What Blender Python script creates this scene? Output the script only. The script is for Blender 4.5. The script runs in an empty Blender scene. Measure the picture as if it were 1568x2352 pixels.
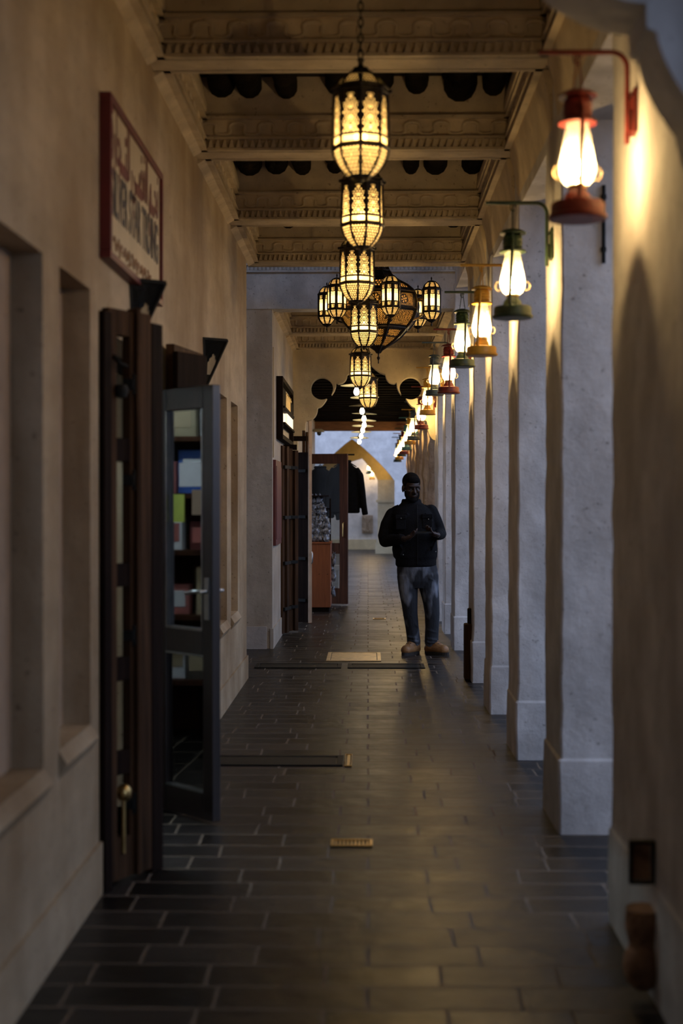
import bpy, bmesh, math, random
from mathutils import Vector, Matrix
from mathutils.geometry import tessellate_polygon
PI = math.pi
rnd = random.Random(7)
SC = bpy.context.scene
C = SC.collection

# ------------------------------------------------------------------ mesh helpers
class MB:
    def __init__(s): s.v = []; s.f = []; s.m = []
    def add(s, vs, fs, mi=0):
        n = len(s.v); s.v += [tuple(v) for v in vs]
        for f in fs: s.f.append(tuple(i + n for i in f)); s.m.append(mi)
        return s
    def box(s, x0, x1, y0, y1, z0, z1, mi=0):
        vs = [(x, y, z) for x in (x0, x1) for y in (y0, y1) for z in (z0, z1)]
        return s.add(vs, [(0,1,3,2),(4,6,7,5),(0,4,5,1),(2,3,7,6),(0,2,6,4),(1,5,7,3)], mi)
    def slab(s, p, q, t, z0, z1, mi=0, off=0.0):
        """upright board from p to q (xy), thickness t, centred on the line moved off sideways"""
        p = Vector(p); q = Vector(q); d = (q - p).normalized(); n = Vector((-d.y, d.x))
        a = n * (off - t/2); b = n * (off + t/2)
        vs = [(*(p+a), z0), (*(q+a), z0), (*(q+b), z0), (*(p+b), z0), (*(p+a), z1), (*(q+a), z1), (*(q+b), z1), (*(p+b), z1)]
        return s.add(vs, [(3,2,1,0),(4,5,6,7),(0,1,5,4),(1,2,6,5),(2,3,7,6),(3,0,4,7)], mi)
    def lathe(s, prof, n=24, c=(0,0,0), ph=0.0, mi=0, ax=None):
        cx, cy, cz = c; vs = []; fs = []
        for r, z in prof:
            for k in range(n):
                a = ph + 2*PI*k/n; v = Vector((r*math.cos(a), r*math.sin(a), z))
                if ax is not None: v = ax @ v
                vs.append((cx+v.x, cy+v.y, cz+v.z))
        for i in range(len(prof)-1):
            for k in range(n):
                k2 = (k+1) % n; fs.append((i*n+k, i*n+k2, (i+1)*n+k2, (i+1)*n+k))
        fs.append(tuple(range(n-1, -1, -1))); fs.append(tuple(range((len(prof)-1)*n, len(prof)*n)))
        return s.add(vs, fs, mi)
    def tube(s, pts, r, n=8, mi=0, closed=False):
        P = [Vector(p) for p in pts]; m = len(P); vs = []; fs = []
        rr = r if isinstance(r, (list, tuple)) else [r]*m
        up = None
        for i, p in enumerate(P):
            if closed: t = P[(i+1) % m] - P[i-1]
            else: t = P[min(i+1, m-1)] - P[max(i-1, 0)]
            t.normalize()
            if up is None: up = t.orthogonal().normalized()
            up = (up - t*up.dot(t))
            if up.length < 1e-5: up = t.orthogonal()
            up.normalize(); w = t.cross(up)
            for k in range(n):
                a = 2*PI*k/n; vs.append(p + (up*math.cos(a) + w*math.sin(a))*rr[i])
        for i in range(m if closed else m-1):
            j = (i+1) % m
            for k in range(n):
                k2 = (k+1) % n; fs.append((i*n+k, i*n+k2, j*n+k2, j*n+k))
        if not closed: fs.append(tuple(range(n-1, -1, -1))); fs.append(tuple(range((m-1)*n, m*n)))
        return s.add(vs, fs, mi)
    def prism(s, poly, f3, a, b, mi=0):
        """2D polygon extruded: f3(u, v, t) -> point"""
        n = len(poly); tri = tessellate_polygon([[Vector((u, v, 0)) for u, v in poly]])
        vs = [f3(u, v, a) for u, v in poly] + [f3(u, v, b) for u, v in poly]
        fs = [tuple(t) for t in tri] + [tuple(i+n for i in reversed(t)) for t in tri]
        fs += [(i, (i+1) % n, (i+1) % n + n, i+n) for i in range(n)]
        return s.add(vs, fs, mi)
    def ball(s, c, r, n=12, mi=0):
        rx, ry, rz = r if isinstance(r, (tuple, list)) else (r, r, r)
        prof = [(max(1e-4, math.sin(PI*i/n)), -math.cos(PI*i/n)) for i in range(n+1)]
        vs = []; fs = []; m = n*2
        for q, z in prof:
            for k in range(m):
                a = 2*PI*k/m; vs.append((c[0]+rx*q*math.cos(a), c[1]+ry*q*math.sin(a), c[2]+rz*z))
        for i in range(n):
            for k in range(m): k2 = (k+1) % m; fs.append((i*m+k, i*m+k2, (i+1)*m+k2, (i+1)*m+k))
        return s.add(vs, fs, mi)
    def wall(s, f3, u0, u1, z0, z1, holes, T, mi=0, hm=None):
        """wall sheet with real recesses; f3(u,z,depth); holes (u0,u1,z0,z1,depth or None = right through)"""
        us = sorted({u0, u1} | {h[0] for h in holes} | {h[1] for h in holes})
        zs = sorted({z0, z1} | {h[2] for h in holes} | {h[3] for h in holes})
        def q(a, b, c, d, m=mi): s.add([a, b, c, d], [(0, 1, 2, 3)], m)
        for i in range(len(us)-1):
            for j in range(len(zs)-1):
                ua, ub, za, zb = us[i], us[i+1], zs[j], zs[j+1]; um, zm = (ua+ub)/2, (za+zb)/2
                if um < u0 or um > u1: continue
                h = next((h for h in holes if h[0] < um < h[1] and h[2] < zm < h[3]), None)
                if h is None: q(f3(ua, za, 0), f3(ub, za, 0), f3(ub, zb, 0), f3(ua, zb, 0))
                elif h[4] is not None: q(f3(ua, za, h[4]), f3(ub, za, h[4]), f3(ub, zb, h[4]), f3(ua, zb, h[4]), hm if hm is not None else mi)
                if h is None or h[4] is not None: q(f3(ua, za, T), f3(ua, zb, T), f3(ub, zb, T), f3(ub, za, T))
        for a, b, c, d, dep in holes:
            D = dep if dep is not None else T
            q(f3(a, c, 0), f3(a, d, 0), f3(a, d, D), f3(a, c, D)); q(f3(b, c, 0), f3(b, c, D), f3(b, d, D), f3(b, d, 0))
            q(f3(a, d, 0), f3(b, d, 0), f3(b, d, D), f3(a, d, D)); q(f3(a, c, 0), f3(a, c, D), f3(b, c, D), f3(b, c, 0))
        q(f3(u0, z0, 0), f3(u0, z1, 0), f3(u0, z1, T), f3(u0, z0, T)); q(f3(u1, z0, 0), f3(u1, z0, T), f3(u1, z1, T), f3(u1, z1, 0))
        q(f3(u0, z1, 0), f3(u1, z1, 0), f3(u1, z1, T), f3(u0, z1, T)); q(f3(u0, z0, 0), f3(u0, z0, T), f3(u1, z0, T), f3(u1, z0, 0))
        return s
    def text(s, body, size, place, depth=0.004, mi=0, width=None):
        c = bpy.data.curves.new('lettering', 'FONT'); c.body = body; c.size = size; c.extrude = depth/2; c.offset = .002; c.resolution_u = 3
        o = bpy.data.objects.new('lettering', c); C.objects.link(o); bpy.context.view_layer.update()
        me = bpy.data.meshes.new_from_object(o.evaluated_get(bpy.context.evaluated_depsgraph_get()))
        xs = [v.co.x for v in me.vertices]; x0, x1 = min(xs), max(xs); k = (width/(x1-x0)) if width else 1
        s.add([place((v.co.x-x0)*k, v.co.y, v.co.z) for v in me.vertices], [tuple(p.vertices) for p in me.polygons], mi)
        bpy.data.objects.remove(o); bpy.data.meshes.remove(me); bpy.data.curves.remove(c)
        return s

def obj(name, mb, mats, parent=None, smooth=None, loc=None, label=None, bevel=0.0, fix=True):
    me = bpy.data.meshes.new(name); me.from_pydata(mb.v, [], mb.f)
    for m in (mats if isinstance(mats, (list, tuple)) else [mats]): me.materials.append(m)
    me.polygons.foreach_set('material_index', mb.m)
    if fix:
        bm = bmesh.new(); bm.from_mesh(me); bmesh.ops.recalc_face_normals(bm, faces=bm.faces); bm.to_mesh(me); bm.free()
    if smooth is not None:
        me.shade_smooth()
        if smooth < 180: me.set_sharp_from_angle(angle=math.radians(smooth))
    me.update()
    o = bpy.data.objects.new(name, me); C.objects.link(o)
    if bevel:
        b = o.modifiers.new('Bevel', 'BEVEL'); b.width = bevel; b.segments = 2; b.limit_method = 'ANGLE'
    if parent: o.parent = parent
    if loc is not None: o.location = loc
    if label: o['label'] = label
    return o
def thing(name, label, cat, loc=(0,0,0), group=None, rz=0.0):
    o = bpy.data.objects.new(name, None); C.objects.link(o); o.location = loc; o.rotation_euler = (0, 0, rz)
    o.empty_display_size = .05
    return tag(o, label, cat, group)
def tag(o, label, cat, group=None):
    o['label'] = label; o['category'] = cat
    if group: o['group'] = group
    return o
def struct(name, mb, mats, smooth=None, bevel=0.0):
    o = obj(name, mb, mats, smooth=smooth, bevel=bevel); o['kind'] = 'structure'; return o
def dup(root, loc=None, label=None, rz=None):
    r = root.copy(); C.objects.link(r)
    if loc is not None: r.location = loc
    if rz is not None: r.rotation_euler = (0, 0, rz)
    if label: r['label'] = label
    for ch in list(root.children):
        c = ch.copy(); C.objects.link(c); c.parent = r
        for g in list(ch.children):
            d = g.copy(); C.objects.link(d); d.parent = c
    return r
def recolor(root, old, new):
    for ch in list(root.children) + [g for c in root.children for g in c.children] + [root]:
        if ch.type == 'MESH' and old.name in [m.name for m in ch.data.materials]:
            for sl in ch.material_slots:
                if sl.material == old: sl.link = 'OBJECT'; sl.material = new
def remesh(name, mb, mat, vox, parent=None, sm=4, loc=None):
    """closed overlapping shells fused into one continuous skin"""
    o = obj(name, mb, mat); r = o.modifiers.new('R', 'REMESH'); r.mode = 'VOXEL'; r.voxel_size = vox; r.use_smooth_shade = True
    if sm: k = o.modifiers.new('S', 'SMOOTH'); k.factor = .5; k.iterations = sm
    bpy.context.view_layer.update()
    me = bpy.data.meshes.new_from_object(o.evaluated_get(bpy.context.evaluated_depsgraph_get()))
    old = o.data; o.modifiers.clear(); o.data = me; bpy.data.meshes.remove(old); me.name = name
    if not me.materials: me.materials.append(mat)
    me.shade_smooth()
    if parent: o.parent = parent
    if loc is not None: o.location = loc
    return o

# ------------------------------------------------------------------ materials
def nodes(name):
    m = bpy.data.materials.new(name); m.use_nodes = True; nt = m.node_tree
    return m, nt, nt.nodes['Principled BSDF']
def N(nt, t, **k):
    n = nt.nodes.new(t)
    for a, b in k.items():
        if a.startswith('_'): setattr(n, a[1:], b)
        else: n.inputs[a.replace('_', ' ')].default_value = b
    return n
def ramp(nt, fac, stops):
    r = nt.nodes.new('ShaderNodeValToRGB'); e = r.color_ramp.elements
    while len(e) < len(stops): e.new(.5)
    for i, (p, c) in enumerate(stops): e[i].position = p; e[i].color = (*c, 1)
    nt.links.new(fac, r.inputs[0]); return r
def mix(nt, fac, a, b, mode='MIX'):
    m = nt.nodes.new('ShaderNodeMix'); m.data_type = 'RGBA'; m.blend_type = mode
    for s, v in ((m.inputs['Factor'], fac), (m.inputs[6], a), (m.inputs[7], b)):
        if hasattr(v, 'is_linked'): nt.links.new(v, s)
        elif isinstance(v, tuple): s.default_value = (*v, 1)
        else: s.default_value = v
    return m.outputs[2]
def mat(name, col, rough=.6, metal=0.0, var=.25, scale=6, bump=.15, bscale=60, stretch=None, spec=None):
    m, nt, b = nodes(name)
    tc = N(nt, 'ShaderNodeTexCoord'); mp = N(nt, 'ShaderNodeMapping')
    if stretch: mp.inputs['Scale'].default_value = stretch
    nt.links.new(tc.outputs['Object'], mp.inputs[0])
    n1 = N(nt, 'ShaderNodeTexNoise', Scale=scale, Detail=6.0); nt.links.new(mp.outputs[0], n1.inputs['Vector'])
    lo = tuple(c*(1-var) for c in col); hi = tuple(min(1, c*(1+var)) for c in col)
    r = ramp(nt, n1.outputs[0], [(.3, lo), (.7, hi)]); nt.links.new(r.outputs[0], b.inputs['Base Color'])
    b.inputs['Roughness'].default_value = rough; b.inputs['Metallic'].default_value = metal
    if spec is not None: b.inputs['Specular IOR Level'].default_value = spec
    if bump:
        n2 = N(nt, 'ShaderNodeTexNoise', Scale=bscale, Detail=4.0); nt.links.new(mp.outputs[0], n2.inputs['Vector'])
        bp = N(nt, 'ShaderNodeBump', Strength=bump, Distance=.01); nt.links.new(n2.outputs[0], bp.inputs['Height']); nt.links.new(bp.outputs[0], b.inputs['Normal'])
    return m
def plaster(name, base, stain, amount=.5, streak=(3, 3, .7), bump=.35, rough=.85):
    m, nt, b = nodes(name)
    g = N(nt, 'ShaderNodeNewGeometry'); mp = N(nt, 'ShaderNodeMapping'); mp.inputs['Scale'].default_value = streak
    nt.links.new(g.outputs['Position'], mp.inputs[0])
    a = N(nt, 'ShaderNodeTexNoise', Scale=1.3, Detail=5.0, Roughness=.55); nt.links.new(mp.outputs[0], a.inputs['Vector'])
    m2_ = N(nt, 'ShaderNodeMapping'); m2_.inputs['Scale'].default_value = (1, .35 if streak[1] < 1 else 1, 1); nt.links.new(g.outputs['Position'], m2_.inputs[0])
    c = N(nt, 'ShaderNodeTexNoise', Scale=5.0, Detail=6.0, Roughness=.6); nt.links.new(m2_.outputs[0], c.inputs['Vector'])
    r1 = ramp(nt, a.outputs[0], [(.40, (0, 0, 0)), (.62, (amount,)*3)])
    r2 = ramp(nt, c.outputs[0], [(.35, tuple(x*.82 for x in base)), (.65, tuple(min(1, x*1.08) for x in base))])
    col = mix(nt, r1.outputs[0], r2.outputs[0], stain)
    d = N(nt, 'ShaderNodeTexNoise', Scale=38.0, Detail=6.0); nt.links.new(g.outputs['Position'], d.inputs['Vector'])
    sp = ramp(nt, d.outputs[0], [(.27, (.45, .42, .4)), (.36, (1, 1, 1))])
    col = mix(nt, .8, col, sp.outputs[0], 'MULTIPLY')
    nt.links.new(col, b.inputs['Base Color']); b.inputs['Roughness'].default_value = rough
    b.inputs['Specular IOR Level'].default_value = .25
    e = N(nt, 'ShaderNodeTexNoise', Scale=9.0, Detail=8.0, Roughness=.6); nt.links.new(g.outputs['Position'], e.inputs['Vector'])
    bp = N(nt, 'ShaderNodeBump', Strength=bump, Distance=.03); nt.links.new(e.outputs[0], bp.inputs['Height']); nt.links.new(bp.outputs[0], b.inputs['Normal'])
    return m
def paving():
    m, nt, b = nodes('slate_paving')
    g = N(nt, 'ShaderNodeNewGeometry')
    nz = N(nt, 'ShaderNodeTexNoise', Scale=2.2, Detail=3.0); nt.links.new(g.outputs['Position'], nz.inputs['Vector'])
    sub = N(nt, 'ShaderNodeVectorMath', _operation='SUBTRACT'); nt.links.new(nz.outputs['Color'], sub.inputs[0]); sub.inputs[1].default_value = (.5, .5, .5)
    sc = N(nt, 'ShaderNodeVectorMath', _operation='SCALE'); nt.links.new(sub.outputs[0], sc.inputs[0]); sc.inputs['Scale'].default_value = .035
    ad = N(nt, 'ShaderNodeVectorMath', _operation='ADD'); nt.links.new(g.outputs['Position'], ad.inputs[0]); nt.links.new(sc.outputs[0], ad.inputs[1])
    br = N(nt, 'ShaderNodeTexBrick', Scale=1.0); nt.links.new(ad.outputs[0], br.inputs['Vector'])
    br.inputs['Brick Width'].default_value = .36; br.inputs['Row Height'].default_value = .195
    br.inputs['Mortar Size'].default_value = .0065; br.inputs['Mortar Smooth'].default_value = .4; br.inputs['Bias'].default_value = -.1
    br.inputs['Color1'].default_value = (.004, .0036, .0036, 1); br.inputs['Color2'].default_value = (.030, .0245, .022, 1); br.inputs['Mortar'].default_value = (.15, .115, .085, 1)
    br.offset = .37; br.squash = 1.25; br.squash_frequency = 3
    n2 = N(nt, 'ShaderNodeTexNoise', Scale=7.0, Detail=8.0, Roughness=.65); nt.links.new(g.outputs['Position'], n2.inputs['Vector'])
    r2 = ramp(nt, n2.outputs[0], [(.3, (.65, .65, .65)), (.7, (1.25, 1.22, 1.2))])
    col = mix(nt, 1.0, br.outputs['Color'], r2.outputs[0], 'MULTIPLY'); nt.links.new(col, b.inputs['Base Color'])
    rr = N(nt, 'ShaderNodeMapRange'); nt.links.new(n2.outputs[0], rr.inputs[0]); rr.inputs['To Min'].default_value = .20; rr.inputs['To Max'].default_value = .42
    ra = N(nt, 'ShaderNodeMath', _operation='MULTIPLY_ADD'); nt.links.new(br.outputs['Color'], ra.inputs[0]); ra.inputs[1].default_value = 4.5; nt.links.new(rr.outputs[0], ra.inputs[2]); nt.links.new(ra.outputs[0], b.inputs['Roughness'])
    # height: joints low, each stone slightly tipped
    inv = N(nt, 'ShaderNodeMath', _operation='MULTIPLY_ADD'); nt.links.new(br.outputs['Fac'], inv.inputs[0]); inv.inputs[1].default_value = -1.2; hx_ = N(nt, 'ShaderNodeMath', _operation='MULTIPLY_ADD'); nt.links.new(br.outputs['Color'], hx_.inputs[0]); hx_.inputs[1].default_value = 10.0; nt.links.new(n2.outputs[0], hx_.inputs[2]); nt.links.new(hx_.outputs[0], inv.inputs[2])
    bp = N(nt, 'ShaderNodeBump', Strength=.6, Distance=.006); nt.links.new(inv.outputs[0], bp.inputs['Height'])
    n3 = N(nt, 'ShaderNodeTexNoise', Scale=3.5, Detail=2.0); nt.links.new(g.outputs['Position'], n3.inputs['Vector'])
    b.inputs['Specular IOR Level'].default_value = .20
    b2 = N(nt, 'ShaderNodeBump', Strength=.06, Distance=.05); nt.links.new(n3.outputs[0], b2.inputs['Height']); nt.links.new(bp.outputs[0], b2.inputs['Normal'])
    nt.links.new(b2.outputs[0], b.inputs['Normal'])
    return m
def emit(name, col, s):
    m, nt, b = nodes(name); b.inputs['Base Color'].default_value = (*col, 1)
    b.inputs['Emission Color'].default_value = (*col, 1); b.inputs['Emission Strength'].default_value = s
    n = N(nt, 'ShaderNodeTexNoise', Scale=40.0); r = ramp(nt, n.outputs[0], [(0, tuple(c*.95 for c in col)), (1, col)]); nt.links.new(r.outputs[0], b.inputs['Emission Color'])
    return m
def frosted(name, col, through, rough=.3):
    """frosted glass: part of the light goes straight through, part is spread"""
    m, nt, b = nodes(name); out = nt.nodes['Material Output']
    t = N(nt, 'ShaderNodeBsdfTransparent'); t.inputs[0].default_value = (*col, 1)
    n = N(nt, 'ShaderNodeTexNoise', Scale=30.0); r = ramp(nt, n.outputs[0], [(.2, tuple(c*.85 for c in col)), (.8, col)])
    l = N(nt, 'ShaderNodeBsdfTranslucent'); nt.links.new(r.outputs[0], l.inputs[0])
    mx = N(nt, 'ShaderNodeMixShader'); mx.inputs[0].default_value = through; nt.links.new(l.outputs[0], mx.inputs[1]); nt.links.new(t.outputs[0], mx.inputs[2])
    gl = N(nt, 'ShaderNodeBsdfGlossy', Roughness=rough); m2 = N(nt, 'ShaderNodeMixShader'); m2.inputs[0].default_value = .06
    nt.links.new(mx.outputs[0], m2.inputs[1]); nt.links.new(gl.outputs[0], m2.inputs[2]); nt.links.new(m2.outputs[0], out.inputs[0])
    return m
def pane_glass(name, tint, refl):
    m, nt, b = nodes(name); out = nt.nodes['Material Output']
    t = N(nt, 'ShaderNodeBsdfTransparent'); t.inputs[0].default_value = (*tint, 1)
    n = N(nt, 'ShaderNodeTexNoise', Scale=8.0); rr = N(nt, 'ShaderNodeMapRange'); nt.links.new(n.outputs[0], rr.inputs[0]); rr.inputs['To Min'].default_value = .01; rr.inputs['To Max'].default_value = .06
    g = N(nt, 'ShaderNodeBsdfGlossy'); nt.links.new(rr.outputs[0], g.inputs['Roughness'])
    lw = N(nt, 'ShaderNodeLayerWeight', Blend=.35); mr = N(nt, 'ShaderNodeMapRange'); nt.links.new(lw.outputs['Fresnel'], mr.inputs[0])
    mr.inputs['To Min'].default_value = refl*.5; mr.inputs['To Max'].default_value = min(1, refl*2)
    mx = N(nt, 'ShaderNodeMixShader'); nt.links.new(mr.outputs[0], mx.inputs[0]); nt.links.new(t.outputs[0], mx.inputs[1]); nt.links.new(g.outputs[0], mx.inputs[2]); nt.links.new(mx.outputs[0], out.inputs[0])
    return m

M = {}
M['wall'] = plaster('plaster_wall', (.48, .38, .255), (.20, .12, .055), .75, (2.0, .75, .36))
M['pillar'] = plaster('plaster_pillar', (.63, .60, .58), (.36, .33, .31), .6, (3, 3, 1.6))
M['far'] = plaster('plaster_courtyard', (.60, .58, .58), (.42, .40, .40), .4, (2, 2, 1))
M['walltwo'] = plaster('plaster_second_wall', (.56, .51, .44), (.34, .27, .20), .6, (2, .9, .5))
M['recess'] = plaster('plaster_recess', (.46, .34, .24), (.34, .23, .15), .5, (3, 3, 1))
M['cornice'] = plaster('plaster_cornice', (.62, .51, .36), (.34, .26, .18), .4, (4, 4, 4), .2)
M['beige'] = plaster('plaster_beige', (.62, .52, .34), (.48, .38, .24), .4, (2, 2, 1))
M['rough'] = plaster('mud_plaster', (.34, .25, .18), (.16, .09, .05), .7, (6, 6, 1.2), 1.0)
M['floor'] = paving()
M['log'] = mat('dark_log', (.008, .0065, .005), .9, 0, .5, 9, .8, 40, None, .05)
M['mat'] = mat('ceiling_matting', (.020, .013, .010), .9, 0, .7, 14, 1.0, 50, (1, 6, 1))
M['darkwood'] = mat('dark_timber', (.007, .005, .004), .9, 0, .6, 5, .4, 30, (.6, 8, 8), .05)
M['beamwood'] = mat('brown_beam', (.22, .10, .045), .6, 0, .35, 5, .3, 30, (1, 8, 8))
M['door'] = mat('door_wood', (.062, .024, .012), .6, 0, .45, 4, .25, 30, (9, 9, .6), .12)
M['doordark'] = mat('door_wood_dark', (.012, .0065, .0045), .75, 0, .4, 4, .2, 30, (9, 9, .6), .06)
M['doorgloss'] = mat('varnished_door', (.018, .010, .008), .30, 0, .4, 4, .15, 30, (9, 9, .6), .9)
M['shutter'] = mat('shutter_wood', (.055, .028, .014), .7, 0, .55, 4, .4, 30, (9, 9, .5), .08)
M['cabinet'] = mat('orange_wood', (.27, .085, .030), .5, 0, .18, 5, .1, 30, (8, 8, .8))
M['brass'] = mat('lantern_metal', (.030, .022, .014), .45, .7, .4, 30, .3, 80)
M['brassgold'] = mat('brass', (.62, .42, .16), .3, 1.0, .2, 20, .1, 80)
M['iron'] = mat('black_iron', (.012, .012, .011), .6, .1, .4, 20, .2, 80, None, .15)
M['rust'] = mat('rusted_iron', (.27, .145, .08), .8, .2, .6, 14, .8, 60)
M['red'] = mat('red_paint', (.15, .016, .012), .42, 0, .35, 14, .2, 60)
M['green'] = mat('green_paint', (.020, .040, .014), .42, 0, .35, 14, .2, 60)
M['yellow'] = mat('yellow_paint', (.50, .27, .03), .42, 0, .2, 14, .2, 60)
M['grey'] = mat('grey_green_paint', (.07, .085, .07), .45, 0, .3, 14, .2, 60)
M['teal'] = mat('blue_green_paint', (.05, .16, .16), .45, 0, .3, 14, .2, 60)
M['cream'] = mat('sign_cream', (.50, .40, .25), .6, 0, .12, 5, .05, 50)
M['signred'] = mat('sign_red', (.11, .010, .010), .5, 0, .2, 8, .1, 50)
M['black'] = mat('black_lettering', (.03, .022, .028), .6, 0, .25, 20, 0, 50)
M['brownink'] = mat('faded_brown_lettering', (.30, .17, .09), .6, 0, .2, 20, 0, 50)
M['coverbrass'] = mat('polished_cover', (.80, .62, .36), .42, .8, .2, 12, .3, 30)
M['steel'] = mat('brushed_steel', (.45, .46, .46), .3, 1.0, .15, 20, .1, 90)
M['white'] = mat('white_paper', (.78, .80, .84), .7, 0, .05, 8, .05, 30)
M['paleblue'] = mat('pale_blue_cloth', (.38, .48, .66), .8, 0, .1, 8, .3, 60)
M['lime'] = mat('yellow_green_print', (.50, .60, .10), .6, 0, .15, 8, .05, 30)
M['blue'] = mat('blue_card', (.03, .10, .40), .6, 0, .2, 8, .05, 30)
M['pink'] = mat('pink_print', (.50, .16, .14), .6, 0, .2, 8, .05, 30)
M['plastic'] = mat('clear_packet', (.19, .21, .26), .12, .3, .98, 24, 1.0, 34, spec=.9)
M['cloth'] = mat('black_cloth', (.004, .004, .005), .9, 0, .4, 20, .3, 120, None, .1)
M['jacket'] = mat('black_jacket_cloth', (.006, .006, .0075), .8, 0, .3, 14, .35, 90, None, .12)
M['skin'] = mat('dark_skin', (.034, .016, .010), .5, 0, .15, 10, .08, 120)
M['hair'] = mat('black_hair', (.005, .004, .004), .8, 0, .4, 60, .5, 200, None, .08)
M['boot'] = mat('tan_leather', (.25, .12, .042), .5, 0, .3, 14, .25, 60)
M['sole'] = mat('dark_sole', (.02, .014, .010), .7, 0, .3, 14, .2, 60)
M['phone'] = mat('phone_black', (.02, .02, .022), .15, 0, .1, 5, 0, 10)
M['eye'] = mat('eye_white', (.10, .09, .085), .25, 0, .05, 5, 0, 10)
M['shade'] = mat('cream_enamel', (.80, .72, .48), .5, 0, .06, 8, .05, 40)
M['stone'] = plaster('carved_stone', (.36, .28, .21), (.20, .15, .11), .6, (14, 14, 14), 1.0)
M['redboard'] = mat('red_board', (.12, .022, .020), .6, 0, .25, 6, .1, 40)
M['camera'] = mat('camera_housing', (.40, .34, .22), .4, 0, .1, 8, .05, 40)
def jeans():
    m, nt, b = nodes('washed_denim'); tc = N(nt, 'ShaderNodeTexCoord'); mp = N(nt, 'ShaderNodeMapping'); mp.inputs['Scale'].default_value = (1.1, .8, .5); mp.inputs['Rotation'].default_value = (0, .6, 0)
    nt.links.new(tc.outputs['Object'], mp.inputs[0]); n = N(nt, 'ShaderNodeTexNoise', Scale=8.0, Detail=2.0); nt.links.new(mp.outputs[0], n.inputs['Vector'])
    r = ramp(nt, n.outputs[0], [(.50, (.013, .015, .021)), (.68, (.19, .21, .26))]); nt.links.new(r.outputs[0], b.inputs['Base Color']); b.inputs['Roughness'].default_value = .85
    n2 = N(nt, 'ShaderNodeTexNoise', Scale=22.0, Detail=3.0); nt.links.new(mp.outputs[0], n2.inputs['Vector']); bp = N(nt, 'ShaderNodeBump', Strength=.5, Distance=.02); nt.links.new(n2.outputs[0], bp.inputs['Height']); nt.links.new(bp.outputs[0], b.inputs['Normal'])
    return m
M['jeans'] = jeans()
WARM = (1.0, .60, .22)
M['bulb'] = emit('lamp_bulb_glow', (1.0, .74, .37), 1050)
M['bulb_lantern'] = emit('lantern_bulb_glow', (1.0, .72, .36), 92)
M['bulb_dim'] = emit('chandelier_bulb_glow', (1.0, .66, .26), 42)
M['bulb_pendant'] = emit('pendant_bulb_glow', (1.0, .86, .55), 26)
M['signlight'] = emit('lit_letter_face', (1.0, .82, .60), 1.1)
M['shoplight'] = emit('shop_tube_glow', (.70, .90, 1.0), 140)
M['chimney'] = frosted('frosted_chimney', (1.0, .90, .72), .80)
M['liner'] = frosted('amber_glass', (1.0, .76, .38), .10)
M['amber'] = frosted('amber_liner', (.80, .50, .18), .03)
M['glass'] = pane_glass('door_glass', (.30, .33, .34), .5)
M['clear'] = pane_glass('clear_glass', (.75, .75, .72), .04)

# ------------------------------------------------------------------ world, camera
W = bpy.data.worlds.new('dusk_sky'); SC.world = W; W.use_nodes = True
bg = W.node_tree.nodes['Background']; bg.inputs[0].default_value = (.50, .62, .90, 1); bg.inputs[1].default_value = 2.1
sv = SC.view_settings; SC.display_settings.display_device = 'sRGB'
sv.view_transform = 'Standard'; sv.look = 'None'; sv.gamma = 1; sv.use_curve_mapping = False; sv.exposure = 0.0
cd = bpy.data.cameras.new('camera'); cam = bpy.data.objects.new('camera', cd); C.objects.link(cam); SC.camera = cam
H = 1.47
cam.location = (0, 0, H); cd.sensor_fit = 'VERTICAL'; cd.sensor_height = 36; cd.sensor_width = 24; cd.lens = 50.0
cam.rotation_euler = (PI/2 - math.atan(26/3267), 0, math.atan(61/3267))
cd.clip_start = .05; cd.clip_end = 200
cd.dof.use_dof = True; cd.dof.focus_distance = 13.4; cd.dof.aperture_fstop = 2.0
SC.cycles.max_bounces = 8; SC.cycles.diffuse_bounces = 4; SC.cycles.glossy_bounces = 4; SC.cycles.transparent_max_bounces = 12
SC.cycles.use_denoising = True; SC.cycles.sample_clamp_indirect = 4.0

# ------------------------------------------------------------------ shell
XL = -1.005; XR = .86; ZB = 3.48
mb = MB().box(-6, 14, -7, 52, -.2, 0); struct('floor', mb, M['floor'])
fy = lambda X: (lambda u, z, d: (X - d, u, z))
# left wall, first section (recessed panels, one doorway)
holes = [(-1.2, -.5, .66, 2.235, .1), (.2, .9, .66, 2.235, .1), (1.3, 2.0, .66, 2.235, .1), (2.4, 3.1, .66, 2.235, .1), (3.62, 4.38, .64, 2.235, .1), (4.62, 5.13, .66, 2.235, .1), (5.5, 6.8, 0, 2.12, None),
         (9.62, 10.12, .62, 2.2, .1), (10.42, 10.96, .62, 2.2, .1)]
mb = MB().wall(fy(XL), -6, 11.75, 0, 4.5, holes, .32, 0, 1)
mb.box(XL-.02, XL+.014, -6, 5.42, 0, .195); mb.box(XL-.02, XL+.014, 6.95, 11.76, 0, .19)
struct('wall_left', mb, [M['wall'], M['recess']])
# ledges under the recesses
mb = MB()
for a, b, z0, z1, d in holes:
    if d: mb.prism([(0, 0), (.03, -.05), (.0, -.10)], lambda u, v, t, z0=z0: (XL-.002+u, t, z0+v), a-.02, b+.02)
struct('trim_1', mb, M['wall'])
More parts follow.
